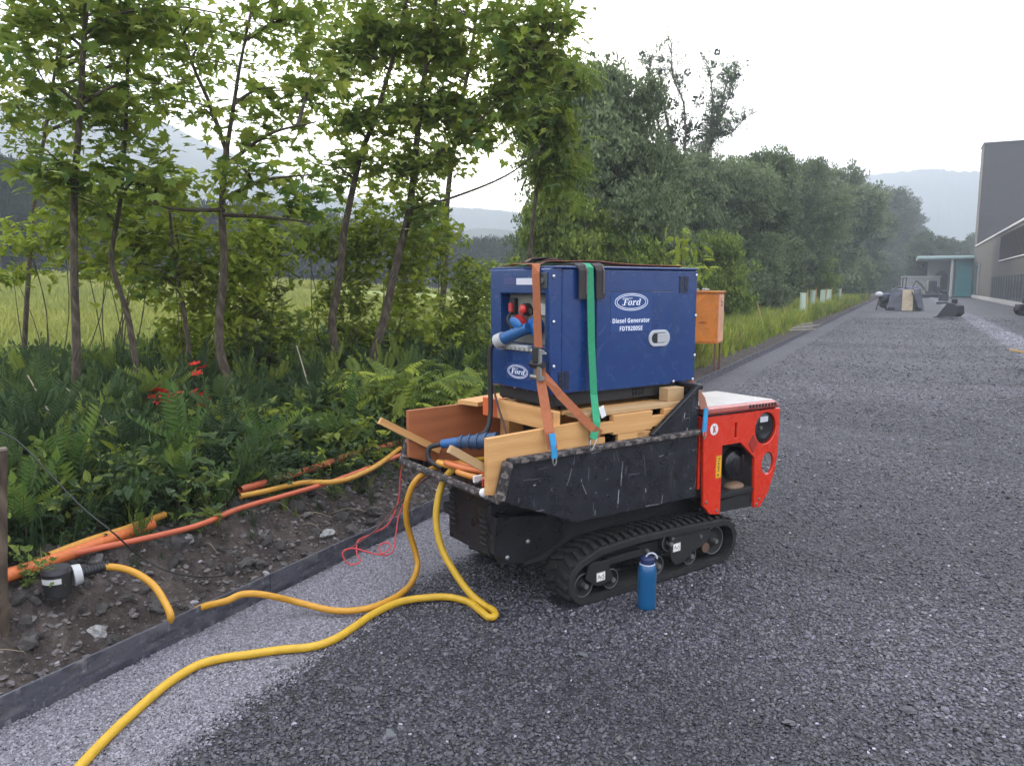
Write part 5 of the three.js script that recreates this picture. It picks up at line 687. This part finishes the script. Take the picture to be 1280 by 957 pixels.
sapling(SAPLINGS.T6, 'stouter leaning maple spreading a wide crown towards the dense tree', 'maple', { size: .128, dense: 3.6 });
sapling(SAPLINGS.T8, 'tall small leaved tree filling the sky behind the two leaning trunks', 'maple', { name: 'small_leaved_tree', size: .1, dense: 4.2, ovate: true, single: 0 });
sapling(SAPLINGS.T9, 'small leaved tree behind the straight mottled maple', 'maple', { name: 'small_leaved_tree', size: .095, dense: 3.2, ovate: true, single: 0 });
sapling(SAPLINGS.T7, 'ash with feathered compound leaves in front of the dense tree', 'mid', { name: 'ash_tree', size: .34, pinnate: true, dense: 2.4, single: 60 });
// shrubs between the trunks
const shrubLabels = ['leafy bush beside the straight maple trunk', 'bright leafy bush under the crooked sapling', 'bright leafy bush round the forked maple foot', 'tangled bush with small leaves behind the forked maple', 'tangled bush behind the leaning grey trunk', 'bright tall bush behind the stout leaning trunk', 'tall bush rising behind the reddish plywood board', 'low bush of feathery leaves before the plywood board', 'dark bush behind the generator control end'];
SHRUBS.forEach((d, i) => {
  const b = v3(d.base); b.y = landY(b.x, b.z); const o = thing('bush', shrubLabels[i], 'bush', b.toArray()); const kind = ['bright', 'mid', 'mid'][d.kind]; const lists = [[], []], cols = [[], []], stems = [], pin = d.kind === 2;
  for (const [c, rx, ry, n] of d.clouds) {
    const cc = v3(c).sub(b);
    for (let k = 0; k < 2; k++) { const e = cc.clone().add(V3(gauss() * rx, gauss() * ry, gauss() * rx)), s = V3(rr(-.15, .15), -.05, rr(-.15, .15)); stems.push(limb(smooth([s, s.clone().lerp(e, .5).add(V3(rr(-.15, .15), rr(0, .2), rr(-.15, .15))), e], 8), .008, .003, 5)); }
    const nn = pin ? n * 1.0 : n * 5.5, cl = Math.ceil(nn / 10);
    for (let a = 0; a < cl; a++) { const q0 = V3(gauss() * rx * 1.15, gauss() * ry * 1.15, gauss() * rx * 1.1).add(cc); for (let k = 0; k < 10; k++) { const p = V3(gauss() * .13, gauss() * .1, gauss() * .13).add(q0); if (p.y < .05) p.y = rr(.05, .3); const j = rnd() < .5 ? 0 : 1; lists[j].push(M4(p, eul(rr(-2.6, -.6), rr(0, 6.3), rr(-.6, .6), 'YXZ'), pin ? rr(.2, .34) : rr(.07, .13))); cols[j].push(greens[rnd() < .3 ? 'bright' : kind]()); } }
  }
  mesh('stems', merge(stems), twigM, o).userData.kind = 'stuff';
  instances('foliage', pin ? PIN8 : ovate, LEAF, lists[0], o, cols[0]); instances('foliage', pin ? PIN : i % 2 ? mapleB : ovate, LEAF, lists[1], o, cols[1]);
});
// full trees and hedge trees: crown of overlapping lobes filled with sprigs
function fullTree(x, z, top, hw, dist, kind, name, label, group, opt = {}) {
  const y0 = landY(x, z), o = thing(name, label, 'tree', [x, y0, z], 0, group), h = top - y0, far = dist > 62, cb = opt.low ?? .06;
  mesh('trunk', limb(smooth([V3(0, -.1, 0), V3(rr(-.1, .1), h * .3, rr(-.1, .1)), V3(rr(-.3, .3), h * .75, rr(-.2, .2))], 8), .035 * Math.min(h, 9) * .55 + .03, .04, 8), barkM, o);
  const nb = 5; for (let k = 0; k < nb; k++) { const a = k / nb * 6.3 + rnd(), y = h * rr(.2, .55); mesh('branch', limb(smooth([V3(0, y, 0), V3(Math.cos(a) * hw * .35, y + h * .12, Math.sin(a) * hw * .35), V3(Math.cos(a) * hw * .7, y + h * .22, Math.sin(a) * hw * .7)], 6), .05, .012, 5), barkM, o); }
  const lobes = []; const nl = opt.lobes ?? 26; for (let k = 0; k < nl; k++) { const t = Math.pow((k + rnd()) / nl, .8), a = rnd() * 6.3, prof = Math.sin(Math.PI * clamp(.12 + .88 * (.06 + t * .88), 0, 1)) ** .48, r = hw * prof * rr(.35, .95); lobes.push([V3(Math.cos(a) * r, h * (cb + (1 - cb) * t * .93), Math.sin(a) * r), hw * rr(.32, .52) * (1 - .3 * t)]); }
  lobes.push([V3(0, h * .9, 0), hw * .26]);
  const S = far ? SPRIGS_FAR : SPRIGS, lists = S.map(() => []), cols = S.map(() => []); const dens = (opt.dens ?? 1) * (far ? 4 : 15);
  for (const [c, r] of lobes) {
    const tone = rr(.75, 1.25), n = Math.ceil(dens * 13 * r * r / (far ? .35 : .4) * .55) + 6;
    for (let i = 0; i < n; i++) { const d = V3(gauss(), gauss(), gauss()).normalize(), rad = r * (rnd() < .14 ? rr(1, 1.5) : Math.pow(rnd(), .4) * (1 + .25 * gauss())); const p = d.multiplyScalar(rad).multiply(V3(1, .8, 1)).add(c); if (p.y < .2) p.y = rr(.2, .9); const j = Math.floor(rnd() * S.length); lists[j].push(M4(p, eul(rr(-.5, .5), rr(0, 6.3), rr(-.5, .5)), rr(.7, 1.25) * (opt.leaf ?? 1))); cols[j].push(greens[kind]().multiplyScalar(tone)); }
  }
  lists.forEach((l, j) => instances('crown', S[j], LEAF_FAR, l, o, cols[j]));
  return o;
}
const TL = ['tall dense dark tree rising behind the generator', 'lighter bushy tree at the foot of the tall dense tree', 'dark tree under the mistletoe tree beside the tall dense one', 'dark tree at the foot of the mistletoe tree', 'bright low bushy tree just above the generator lid'];
TREES.forEach(([x, z, top, hw, dist, c], i) => { const kind = ['dark', 'mid', 'hedge', 'pale'][c]; fullTree(x, z, top, hw * (i > 4 && i < 9 ? 1.2 : 1.0), dist, kind, i < 17 ? 'hedge_tree' : 'distant_tree', i < 5 ? TL[i] : i < 12 ? 'dense hazy tree in the tall row along the road' : i < 17 ? 'low bushy tree in front of the tall roadside row' : 'pale hazy tree standing behind the site buildings', i < 5 ? undefined : i < 12 ? 'tall trees in the roadside row' : i < 17 ? 'low trees before the roadside row' : 'far trees behind the buildings', { lobes: i === 0 ? 50 : 36, dens: .8 }); });
console.log('forest');
FOREST.forEach(([x, z, top, hw, dist]) => fullTree(x, z, top, hw * 1.5, dist, 'deep', 'forest_tree', 'dark tree of the forest edge beyond the meadow', 'forest edge beyond the meadow', { lobes: 16, dens: 1.2, low: .02 }));
{ // bare-limbed tree hung with mistletoe
  const b = v3(MISTLE.base); b.y = landY(b.x, b.z); const o = thing('mistletoe_tree', 'tall half bare tree hung with dark mistletoe balls', 'tree', b.toArray());
  MISTLE.limbs.forEach((l, k) => { const p = l.map(v3).map((q) => q.sub(b)); if (k === 0) p.unshift(V3(0, -.1, 0)); if (k) p.forEach((q, j) => { q.z += (k % 3 - 1) * .4 * j; q.x += (k % 2 - .5) * .3 * j; }); mesh(k ? 'branch' : 'trunk', limb(smooth(p, 20), k ? .08 : .26, .015, 7), barkM, o); });
  const tw = [], lv = [], lc = []; MISTLE.limbs.forEach((l, k) => { const p = smooth(l.map(v3).map((q, j) => { q.sub(b); if (k) { q.z += (k % 3 - 1) * .4 * j; q.x += (k % 2 - .5) * .3 * j; } return q; }), 40); p.forEach((q, i) => { if (i < 6) return; for (let n = 0; n < 3; n++) { const e = q.clone().add(V3(gauss() * .9, rr(-.2, .9), gauss() * .9)); tw.push(limb([q, e], .025, .008, 3)); for (let m = 0; m < 2; m++) { lv.push(M4(e.clone().add(V3(gauss() * .25, gauss() * .25, gauss() * .25)), eul(rr(-1, 1), rr(0, 6), rr(-1, 1)), rr(.45, .95))); lc.push(greens.dark()); } } }); });
  mesh('twigs', merge(tw), barkM, o).userData.kind = 'stuff'; instances('crown', SPRIGS[0], LEAF_FAR, lv, o, lc);
  MISTLE.balls.forEach(([c, r]) => { const g = []; for (let i = 0; i < 90; i++) { const d = V3(gauss(), gauss(), gauss()).normalize(); g.push(placed(small, d.clone().multiplyScalar(r * rr(.3, .85)), new THREE.Quaternion().setFromUnitVectors(V3(0, 1, 0), d), V3(.22, .3, .22).multiplyScalar(Math.max(.5, r * 2)))); } const m = mesh('mistletoe_ball', merge(g), leafMat([.03, .042, .02], .15), o); m.position.copy(v3(c).sub(b)); m.userData.kind = 'stuff'; });
}
// larger clods of dug earth
// two young self-sown trees on the verge by the cabinet
const young = (x, z, h, label, kind) => { const y = landY(x, z), d = { trunk: [[x, y, z], [x + .05, y + h * .5, z], [x - .05, y + h, z]], r: [.03, .01], clouds: [[[x, y + h * .5, z], h * .16, h * .14, 30], [[x + h * .1, y + h * .75, z], h * .14, h * .12, 40], [[x - h * .14, y + h * .7, z], h * .12, h * .1, 30], [[x, y + h * .95, z], h * .1, h * .1, 30], [[x, y + h * .3, z], h * .15, h * .1, 20]] }; sapling(d, label, kind, { name: 'young_tree', pinnate: true, size: .34, single: 0, dense: 1 }); };
young(-4.1, -15.6, 2.5, 'young feathery tree behind the orange cabinet', 'bright'); young(-4.9, -34, 1.9, 'young tree on the verge behind the tree guards', 'pale');
// ---------------------------------------------------------------- undergrowth, grass, flowers
console.log('undergrowth');
function fernPlant(n, h, leaf) { const G = []; for (let i = 0; i < n; i++) { const a = i / n * 6.3 + rr(-.3, .3), t = rr(.35, 1); G.push(placed(leaf, V3(Math.cos(a) * .03, h * t * .75, Math.sin(a) * .03), eul(rr(.45, 1.5), 0, rr(-.4, .4)).premultiply(eul(0, -a + Math.PI / 2, 0)), h * rr(.24, .44))); } G.push(rod(V3(0, -.05, 0), V3(0, h * .5, 0), .008, .005, 5)); return merge(G); }
const FERNS = [fernPlant(13, .8, PINS), fernPlant(11, .65, PINL), fernPlant(16, .9, PINS)];
function nettle(h, n) { const G = [rod(V3(0, -.05, 0), V3(0, h, 0), .005, .003, 4)]; for (let i = 0; i < n; i++) { const y = h * (.15 + .85 * i / n), s = .1 * (1.25 - .6 * i / n); for (const k of [0, 1]) G.push(placed(ovate, V3(0, y, 0), eul(.9 + rr(-.2, .3), 0, 0).premultiply(eul(0, (i % 2) * 1.57 + k * Math.PI + rr(-.4, .4), 0)), s * rr(.8, 1.2))); } return merge(G); }
function weed(n, l) { const G = []; for (let i = 0; i < n; i++) { const a = rnd() * 6.3, r = l * rr(.5, 1.1), e = V3(Math.cos(a) * r * .8, r * rr(.2, .8), Math.sin(a) * r * .8), m = V3(Math.cos(a) * r * .3, r * rr(.5, .8), Math.sin(a) * r * .3), c = smooth([V3(0, -.03, 0), m, e], 8); G.push(limb(c, .004, .002, 3)); for (let k = 1; k <= 8; k++) for (let q = 0; q < 2; q++) G.push(placed(rnd() < .8 ? ovate : mapleA, c[k].clone().add(V3(gauss() * .03, gauss() * .03, gauss() * .03)), eul(rr(-2.4, -.4), rr(0, 6.3), rr(-.7, .7), 'YXZ'), l * rr(.08, .19))); } return merge(G); }
const WEEDS = [weed(5, .5), weed(6, .42), weed(4, .6)];
const NETTLES = [nettle(.7, 9), nettle(.55, 7)];
function tuft(n, h, w, spread) { const P = [], I = []; for (let i = 0; i < n; i++) { const a = rnd() * 6.3, l = h * rr(.5, 1.1), x = gauss() * spread, z = gauss() * spread, bx = Math.cos(a), bz = Math.sin(a), o = rr(.1, .55) * l, k = P.length / 3; for (const [t, ww] of [[0, 1], [.45, .9], [.8, .55], [1, .05]]) { const dx = o * t * t, y = l * t * (1 - .12 * t); P.push(x + bx * dx - bz * w * ww, y, z + bz * dx + bx * w * ww, x + bx * dx + bz * w * ww, y, z + bz * dx - bx * w * ww); } for (let q = 0; q < 3; q++) { const u = k + q * 2; I.push(u, u + 1, u + 2, u + 1, u + 3, u + 2); } } let g = new THREE.BufferGeometry(); g.setAttribute('position', new THREE.Float32BufferAttribute(P, 3)); g.setIndex(I); g = g.toNonIndexed(); g.computeVertexNormals(); return uvm(g); }
const TUFTS = [tuft(14, .42, .006, .06), tuft(16, .3, .005, .08)], HAY = tuft(22, .55, .014, .22), HAYFAR = tuft(16, .8, .05, .6);
const GRASSM = leafMat([1, 1, 1], .3);
const veg = (z) => -3.39 - .12 * perlin.noise(z * 1.5, 4, 0) - .16 * sm(-3.4, -2.2, z); // where the plants begin
{
  const L1 = FERNS.map(() => []), C1 = FERNS.map(() => []), L2 = NETTLES.map(() => []), C2 = NETTLES.map(() => []), L3 = TUFTS.map(() => []), C3 = TUFTS.map(() => []);
  for (let i = 0; i < 2200; i++) { const z = rr(1.5, -13), x = veg(z) - .18 - Math.pow(rnd(), .85) * 6.5; const j = i % 3, near = -3.9 - x; if (fbm(x * .7, 2, z * .7, 2) < -.28) continue; const s = rr(.3, .95) * (near < .35 ? .55 : 1); L1[j].push(M4(V3(x, landY(x, z) - .02, z), eul(rr(-.15, .15), rr(0, 6.3), rr(-.15, .15)), s)); C1[j].push(greens[rnd() < .15 ? 'mid' : rnd() < .4 ? 'dark' : 'under']()); }
  for (let i = 0; i < 2600; i++) { const z = rr(1.5, -15), x = veg(z) - .1 - Math.pow(rnd(), .9) * 7; const j = i % 2; L2[j].push(M4(V3(x, landY(x, z) - .02, z), eul(rr(-.2, .2), rr(0, 6.3), rr(-.2, .2)), rr(.4, 1.0) * (x > -3.95 ? .5 : 1))); C2[j].push(greens[rnd() < .25 ? 'mid' : rnd() < .5 ? 'dark' : 'under']()); }
  for (let i = 0; i < 4600; i++) { const z = rr(1.5, -13), x = veg(z) + .22 * gauss() * (rnd() < .5 ? 1 : 0) - Math.pow(rnd(), 1.2) * 7; if (x > -3.3) continue; const j = i % 2; L3[j].push(M4(V3(x, soilY(x, z) - .02, z), eul(rr(-.2, .2), rr(0, 6.3), rr(-.2, .2)), rr(.4, 1.1) * (x > -3.75 ? .4 : .9))); C3[j].push(greens[rnd() < .75 ? 'under' : 'mid']()); }
  const L4 = WEEDS.map(() => []), C4 = WEEDS.map(() => []); for (let i = 0; i < 4200; i++) { const z = rr(1.5, -14), x = veg(z) + .1 * gauss() - Math.pow(rnd(), 1.0) * 7, j = i % 3; L4[j].push(M4(V3(x, landY(x, z) - .02, z), eul(rr(-.3, .3), rr(0, 6.3), rr(-.3, .3)), rr(.4, 1.25) * (x > veg(z) - .3 ? .6 : 1))); C4[j].push(greens[rnd() < (z < -4.5 ? .2 : .04) ? 'bright' : rnd() < .3 ? 'mid' : rnd() < .5 ? 'dark' : 'under']()); }
  L4.forEach((l, j) => info(instances('undergrowth', WEEDS[j], LEAF, l, null, C4[j]), 'tangle of broad leaved weeds and brambles below the thin trees', 'undergrowth'));
  L1.forEach((l, j) => info(instances('undergrowth', FERNS[j], LEAF, l, null, C1[j]), 'mass of dark feathery plants below the thin trees', 'undergrowth'));
  L2.forEach((l, j) => info(instances('undergrowth', NETTLES[j], LEAF, l, null, C2[j]), 'mass of upright leafy weeds below the thin trees', 'undergrowth'));
  L3.forEach((l, j) => info(instances('bank_grass', TUFTS[j], GRASSM, l, null, C3[j]), 'grass growing on top of the earth bank', 'grass'));
  // tall grass on the verge along the road and hay on the meadow
  const V = [[], []], VC = [[], []]; for (let i = 0; i < 17500; i++) { const z = i > 16000 ? rr(-12.8, -15.4) : -12.5 - Math.pow(rnd(), 1.5) * 75, x = -3.32 - .15 * rnd() - Math.pow(rnd(), 1.1) * 5; const j = i % 2, s = rr(.7, 1.5) * (x > -3.5 ? .5 : 1.15) * (1 + .3 * sm(-20, -60, z)); V[j].push(M4(V3(x, landY(x, z) - .02, z), eul(rr(-.25, .25), rr(0, 6.3), rr(-.25, .25)), s)); const k = rnd(); VC[j].push(k < .5 ? greens.mid() : rnd() < .6 ? greens.bright() : lin(.3 + .1 * k, .3 + .06 * k, .09)); }
  V.forEach((l, j) => info(instances('verge_grass', TUFTS[j], GRASSM, l, null, VC[j]), 'tall pale grass on the verge beside the far edging', 'grass'));
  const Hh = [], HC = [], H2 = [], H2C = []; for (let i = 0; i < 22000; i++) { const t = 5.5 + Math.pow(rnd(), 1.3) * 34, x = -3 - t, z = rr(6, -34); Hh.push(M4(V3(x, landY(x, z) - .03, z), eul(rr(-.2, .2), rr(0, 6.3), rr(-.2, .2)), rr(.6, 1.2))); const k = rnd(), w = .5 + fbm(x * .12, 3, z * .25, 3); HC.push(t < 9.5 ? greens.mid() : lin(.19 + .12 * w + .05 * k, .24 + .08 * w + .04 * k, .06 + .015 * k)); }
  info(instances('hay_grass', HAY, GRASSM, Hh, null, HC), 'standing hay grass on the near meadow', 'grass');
  for (let i = 0; i < 9000; i++) { const t = 34 + rnd() * 60, x = -3 - t, z = rr(10, -90); H2.push(M4(V3(x, landY(x, z) - .05, z), eul(0, rr(0, 6.3), 0), rr(.6, 1.1))); const w = .5 + fbm(x * .06, 3, z * .12, 3), k = rnd(); H2C.push(lin(.2 + .12 * w + .04 * k, .24 + .08 * w + .03 * k, .065)); }
  info(instances('hay_grass', HAYFAR, GRASSM, H2, null, H2C), 'hay grass on the far meadow', 'grass');
}
{ // feathery seedlings one can pick out at the front of the plants
  const spots = [[-3.72, -2.75, .5], [-3.78, -3.05, .62], [-3.7, -3.5, .45], [-3.85, -2.2, .6], [-3.95, -1.9, .7], [-3.62, -3.25, .35], [-3.9, -3.9, .7], [-3.8, -4.4, .6], [-4.0, -4.9, .7], [-3.75, -5.3, .5], [-4.1, -2.6, .8], [-4.05, -3.3, .8], [-4.2, -1.6, .8], [-4.0, -5.8, .6], [-3.9, -6.4, .6], [-3.55, -2.62, .28]];
  spots.forEach(([x, z, s], i) => { const o = thing('feathery_seedling', 'feathery leaved seedling at the front edge of the plants', 'plant', [x, soilY(x, z) - .01, z], rr(0, 6), 'feathery seedlings along the bank'); const n = 9 + i % 4; mesh('stem', rod(V3(0, -.05, 0), V3(0, s * .5, 0), .006, .004, 5), twigM, o); for (let k = 0; k < n; k++) { const a = k / n * 6.3 + rr(-.3, .3), m = mesh('leaf', k % 2 ? PINS : PINL, leafTones[[3, 3, 3, 3, 1][(k + i) % 5]], o); m.position.set(0, s * rr(.15, .5), 0); m.quaternion.copy(eul(rr(.4, 1.4), 0, rr(-.3, .3)).premultiply(eul(0, a, 0))); m.scale.setScalar(s * rr(.28, .5)); } });
  const petal = fan([[0, 0], [.3, .5], [.15, 1], [-.15, 1], [-.3, .5]], (x, y) => .5 * y * y - .3 * Math.abs(x)), pm = leafMat([.62, .05, .03], .3);
  FLOWERS.forEach((f, i) => { const y0 = landY(f[0], f[2]), o = thing('red_flower', 'cluster of bright red lily like flowers among the weeds', 'flower', [f[0], y0, f[2]], 0, 'red flowers among the weeds'); const H0 = f[1] - y0; mesh('stem', cable([V3(0, -.05, 0), V3(.03, H0 * .5, 0), V3(0, H0, 0)], .005, 4, 5), leafTones[1], o); for (let k = 0; k < (i < 3 ? 5 : 3); k++) { const c = V3(rr(-.06, .06), H0 + rr(-.05, .05), rr(-.06, .06)), t = eul(rr(-.6, .6), rr(0, 6), rr(-.6, .6)); for (let p = 0; p < 6; p++) { const m = mesh('petal', petal, pm, o); m.position.copy(c); m.quaternion.copy(t.clone().multiply(eul(0, p / 6 * 6.28, 0)).multiply(eul(.8, 0, 0))); m.scale.setScalar(.055); } } });
  // dead stalks leaning out of the weeds
  [[[-5.2, .4, -3.3], [-5.6, 1.0, -3.3]], [[-5.0, .35, -3.7], [-5.5, .9, -3.5]], [[-4.6, .3, -5.2], [-4.9, 1.1, -5.3]]].forEach(([a, b]) => { const o = mesh('dead_stalk', limb([v3(a), v3(a).lerp(v3(b), .5).add(V3(.02, .05, 0)), v3(b)], .009, .005, 5), mat([.3, .25, .18], .9)); info(o, 'dry pale stalk leaning out of the weeds', 'stalk', 'dry stalks in the weeds'); });
}
// ---------------------------------------------------------------- stones
console.log('stones');
function pebble(sx, sy, sz, d = 0) { const g = new THREE.IcosahedronGeometry(1, d), p = g.attributes.position, map = new Map(); for (let i = 0; i < p.count; i++) { const k = [p.getX(i), p.getY(i), p.getZ(i)].map((v) => v.toFixed(3)).join(); if (!map.has(k)) map.set(k, rr(.72, 1.22)); const f = map.get(k); p.setXYZ(i, p.getX(i) * f * sx, p.getY(i) * f * sy, p.getZ(i) * f * sz); } g.computeVertexNormals(); return g; }
const PEB = [pebble(1.2, .55, .85), pebble(1, .6, .9), pebble(1.4, .4, .8), pebble(.9, .7, 1)], STONEM = mat([1, 1, 1], .52);
const inDumper = (x, z) => { const dx = x - DP[0], dz = z - DP[2], s = dx * .468 - dz * .884, w = -dx * .884 - dz * .468; return s > -.1 && s < 1.2 && ((w > 0 && w < .2) || (w > .78 && w < .98)); };
function scatter(name, label, n, pick, size, color, yOf, sink = .25) {
  const Ls = PEB.map(() => []), Cs = PEB.map(() => []);
  for (let i = 0; i < n; i++) { const [x, z] = pick(); if (x === null || inDumper(x, z)) continue; const s = size(x, z), j = Math.floor(rnd() * 4); Ls[j].push(M4(V3(x, yOf(x, z) + s * (.4 - sink), z), eul(rr(-.5, .5), rr(0, 6.3), rr(-.5, .5)), s)); Cs[j].push(color(x, z)); }
  Ls.forEach((l, j) => info(instances(name, PEB[j], STONEM, l, null, Cs[j]), label, 'gravel'));
}
const tint = (k, warm = 0) => lin(k * (1.05 + .05 * warm), k, k * (1.2 - .16 * warm));
const cosd = Math.cos(27.04 * Math.PI / 180), sind = Math.sin(27.04 * Math.PI / 180);
const wedge = (d0, d1, pw) => { const d = d0 + (d1 - d0) * Math.pow(rnd(), pw), a = rr(-.78, .78); const lx = d * Math.tan(a), x = lx * cosd - d * sind, z = -lx * sind - d * cosd; return [x, z]; };
const coarse = (x, z) => .5 + fbm(x * .5, 6, z * .5, 3);
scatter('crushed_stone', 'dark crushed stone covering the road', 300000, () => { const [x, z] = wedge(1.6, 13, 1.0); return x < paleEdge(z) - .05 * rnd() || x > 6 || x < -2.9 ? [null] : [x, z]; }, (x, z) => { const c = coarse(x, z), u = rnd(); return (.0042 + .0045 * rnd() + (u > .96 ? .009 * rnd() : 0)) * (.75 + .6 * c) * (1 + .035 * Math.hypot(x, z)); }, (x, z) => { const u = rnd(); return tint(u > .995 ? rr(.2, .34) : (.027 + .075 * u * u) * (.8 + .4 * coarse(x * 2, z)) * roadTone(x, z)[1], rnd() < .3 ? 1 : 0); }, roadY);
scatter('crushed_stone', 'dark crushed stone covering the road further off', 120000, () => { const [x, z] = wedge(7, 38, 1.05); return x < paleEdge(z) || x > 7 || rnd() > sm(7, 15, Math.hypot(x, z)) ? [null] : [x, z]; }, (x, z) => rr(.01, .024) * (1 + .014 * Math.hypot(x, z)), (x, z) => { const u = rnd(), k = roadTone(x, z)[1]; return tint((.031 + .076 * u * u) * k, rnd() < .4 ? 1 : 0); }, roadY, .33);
scatter('fine_grit', 'pale fine grit strip along the steel edging', 150000, () => { const z = -.6 - 7 * Math.pow(rnd(), 1.15), x = rr(-2.92, paleEdge(z) + .12 * Math.pow(rnd(), 2)); return [x, z]; }, () => rr(.0035, .0085), () => { const u = rnd(); return tint(.09 + .16 * u * u, .4); }, roadY, .2);
scatter('bank_rubble', 'small stones and clods on the bare earth bank', 15000, () => { const z = .2 - 11 * Math.pow(rnd(), 1.2), x = -2.95 - Math.pow(rnd(), 1.3) * .95; return [x, z]; }, () => .004 + .02 * Math.pow(rnd(), 4), (x) => { const u = rnd(), n = sm(-3.25, -3.0, x); return u > .985 ? tint(rr(.16, .26), .8) : lin((.065 + .06 * u) * (1 - .45 * n), (.055 + .055 * u) * (1 - .45 * n), (.052 + .052 * u) * (1 - .4 * n)); }, soilY, .3);
{ // single larger stones
  const big = [pebble(1, .6, .8, 1), pebble(1.2, .5, .9, 1), pebble(.9, .75, 1, 1)];
  for (let i = 0; i < 34; i++) { const z = rr(-.9, -6.5), x = -3.02 - Math.pow(rnd(), 1.1) * .65, s = .018 + .035 * Math.pow(rnd(), 2), k = rr(.14, .3), m = mesh('bank_stone', big[i % 3], mat([k * 1.03, k, k * .97], .9, 0, { bumpMap: rep(N1, 2), bumpScale: .01 })); m.position.set(x, soilY(x, z) + s * .25, z); m.rotation.set(rr(-.4, .4), rr(0, 6), rr(-.4, .4)); m.scale.setScalar(s); info(m, 'loose grey stone lying on the bare earth bank', 'stone', 'stones on the earth bank'); }
  const road = [[-1.9, -2.35], [-1.2, -3.05], [-2.36, -2.36], [.1, -3.2], [-.3, -2.9], [.5, -4], [-.1, -5], [.9, -5.2], [-.6, -2.6], [.3, -3.7], [-1.6, -2.15]];
  road.forEach(([x, z], i) => { const s = rr(.018, .028), k = rr(.06, .1), m = mesh('road_stone', big[i % 3], mat([k, k, k * 1.06], .85)); m.position.set(x, s * .2, z); m.rotation.set(rr(-.2, .2), rr(0, 6), rr(-.2, .2)); m.scale.set(s * 1.2, s * .6, s); info(m, 'larger flat stone lying loose on the crushed gravel', 'stone', 'larger stones on the road'); });
  // clods of dug earth, too many to count, on the cut bank
  { const CL = [pebble(1, .7, .9, 1), pebble(1.1, .6, 1, 1)], Ls = [[], []], Cs = [[], []]; for (let i = 0; i < 500; i++) { const z = .2 - 9 * Math.pow(rnd(), 1.1), x = -3.12 - Math.pow(rnd(), .9) * .6, s = .012 + .045 * Math.pow(rnd(), 2.4), k = rr(.07, .13), j = i % 2; Ls[j].push(M4(V3(x, soilY(x, z) + s * .1, z), eul(rr(-1, 1), rr(0, 6), rr(-1, 1)), s)); Cs[j].push(lin(k * 1.1, k, k * .93)); } const cm = mat([1, 1, 1], .97, 0, { bumpMap: rep(SOILB, 1), bumpScale: .03 }); Ls.forEach((l, j) => info(instances('earth_clods', CL[j], cm, l, null, Cs[j]), 'clods of dug earth on the bank', 'soil')); }
  // root ends sticking out of the cut bank
  for (let i = 0; i < 16; i++) { const z = rr(-1.4, -5), x = -3.3 - .3 * rnd(), y = soilY(x, z), e = V3(x + rr(.08, .22), y - rr(.0, .06) + .02, z + rr(-.15, .15)), m = mesh('root', limb(smooth([V3(x, y, z), V3(x, y + .02, z).lerp(e, .5).add(V3(0, .02, 0)), e], 6), .004, .0015, 4), mat([.2, .16, .11], .95)); info(m, 'thin pale root sticking out of the cut bank', 'root', 'roots in the earth bank'); }
}
console.log('done');
renderer.render(scene, camera);
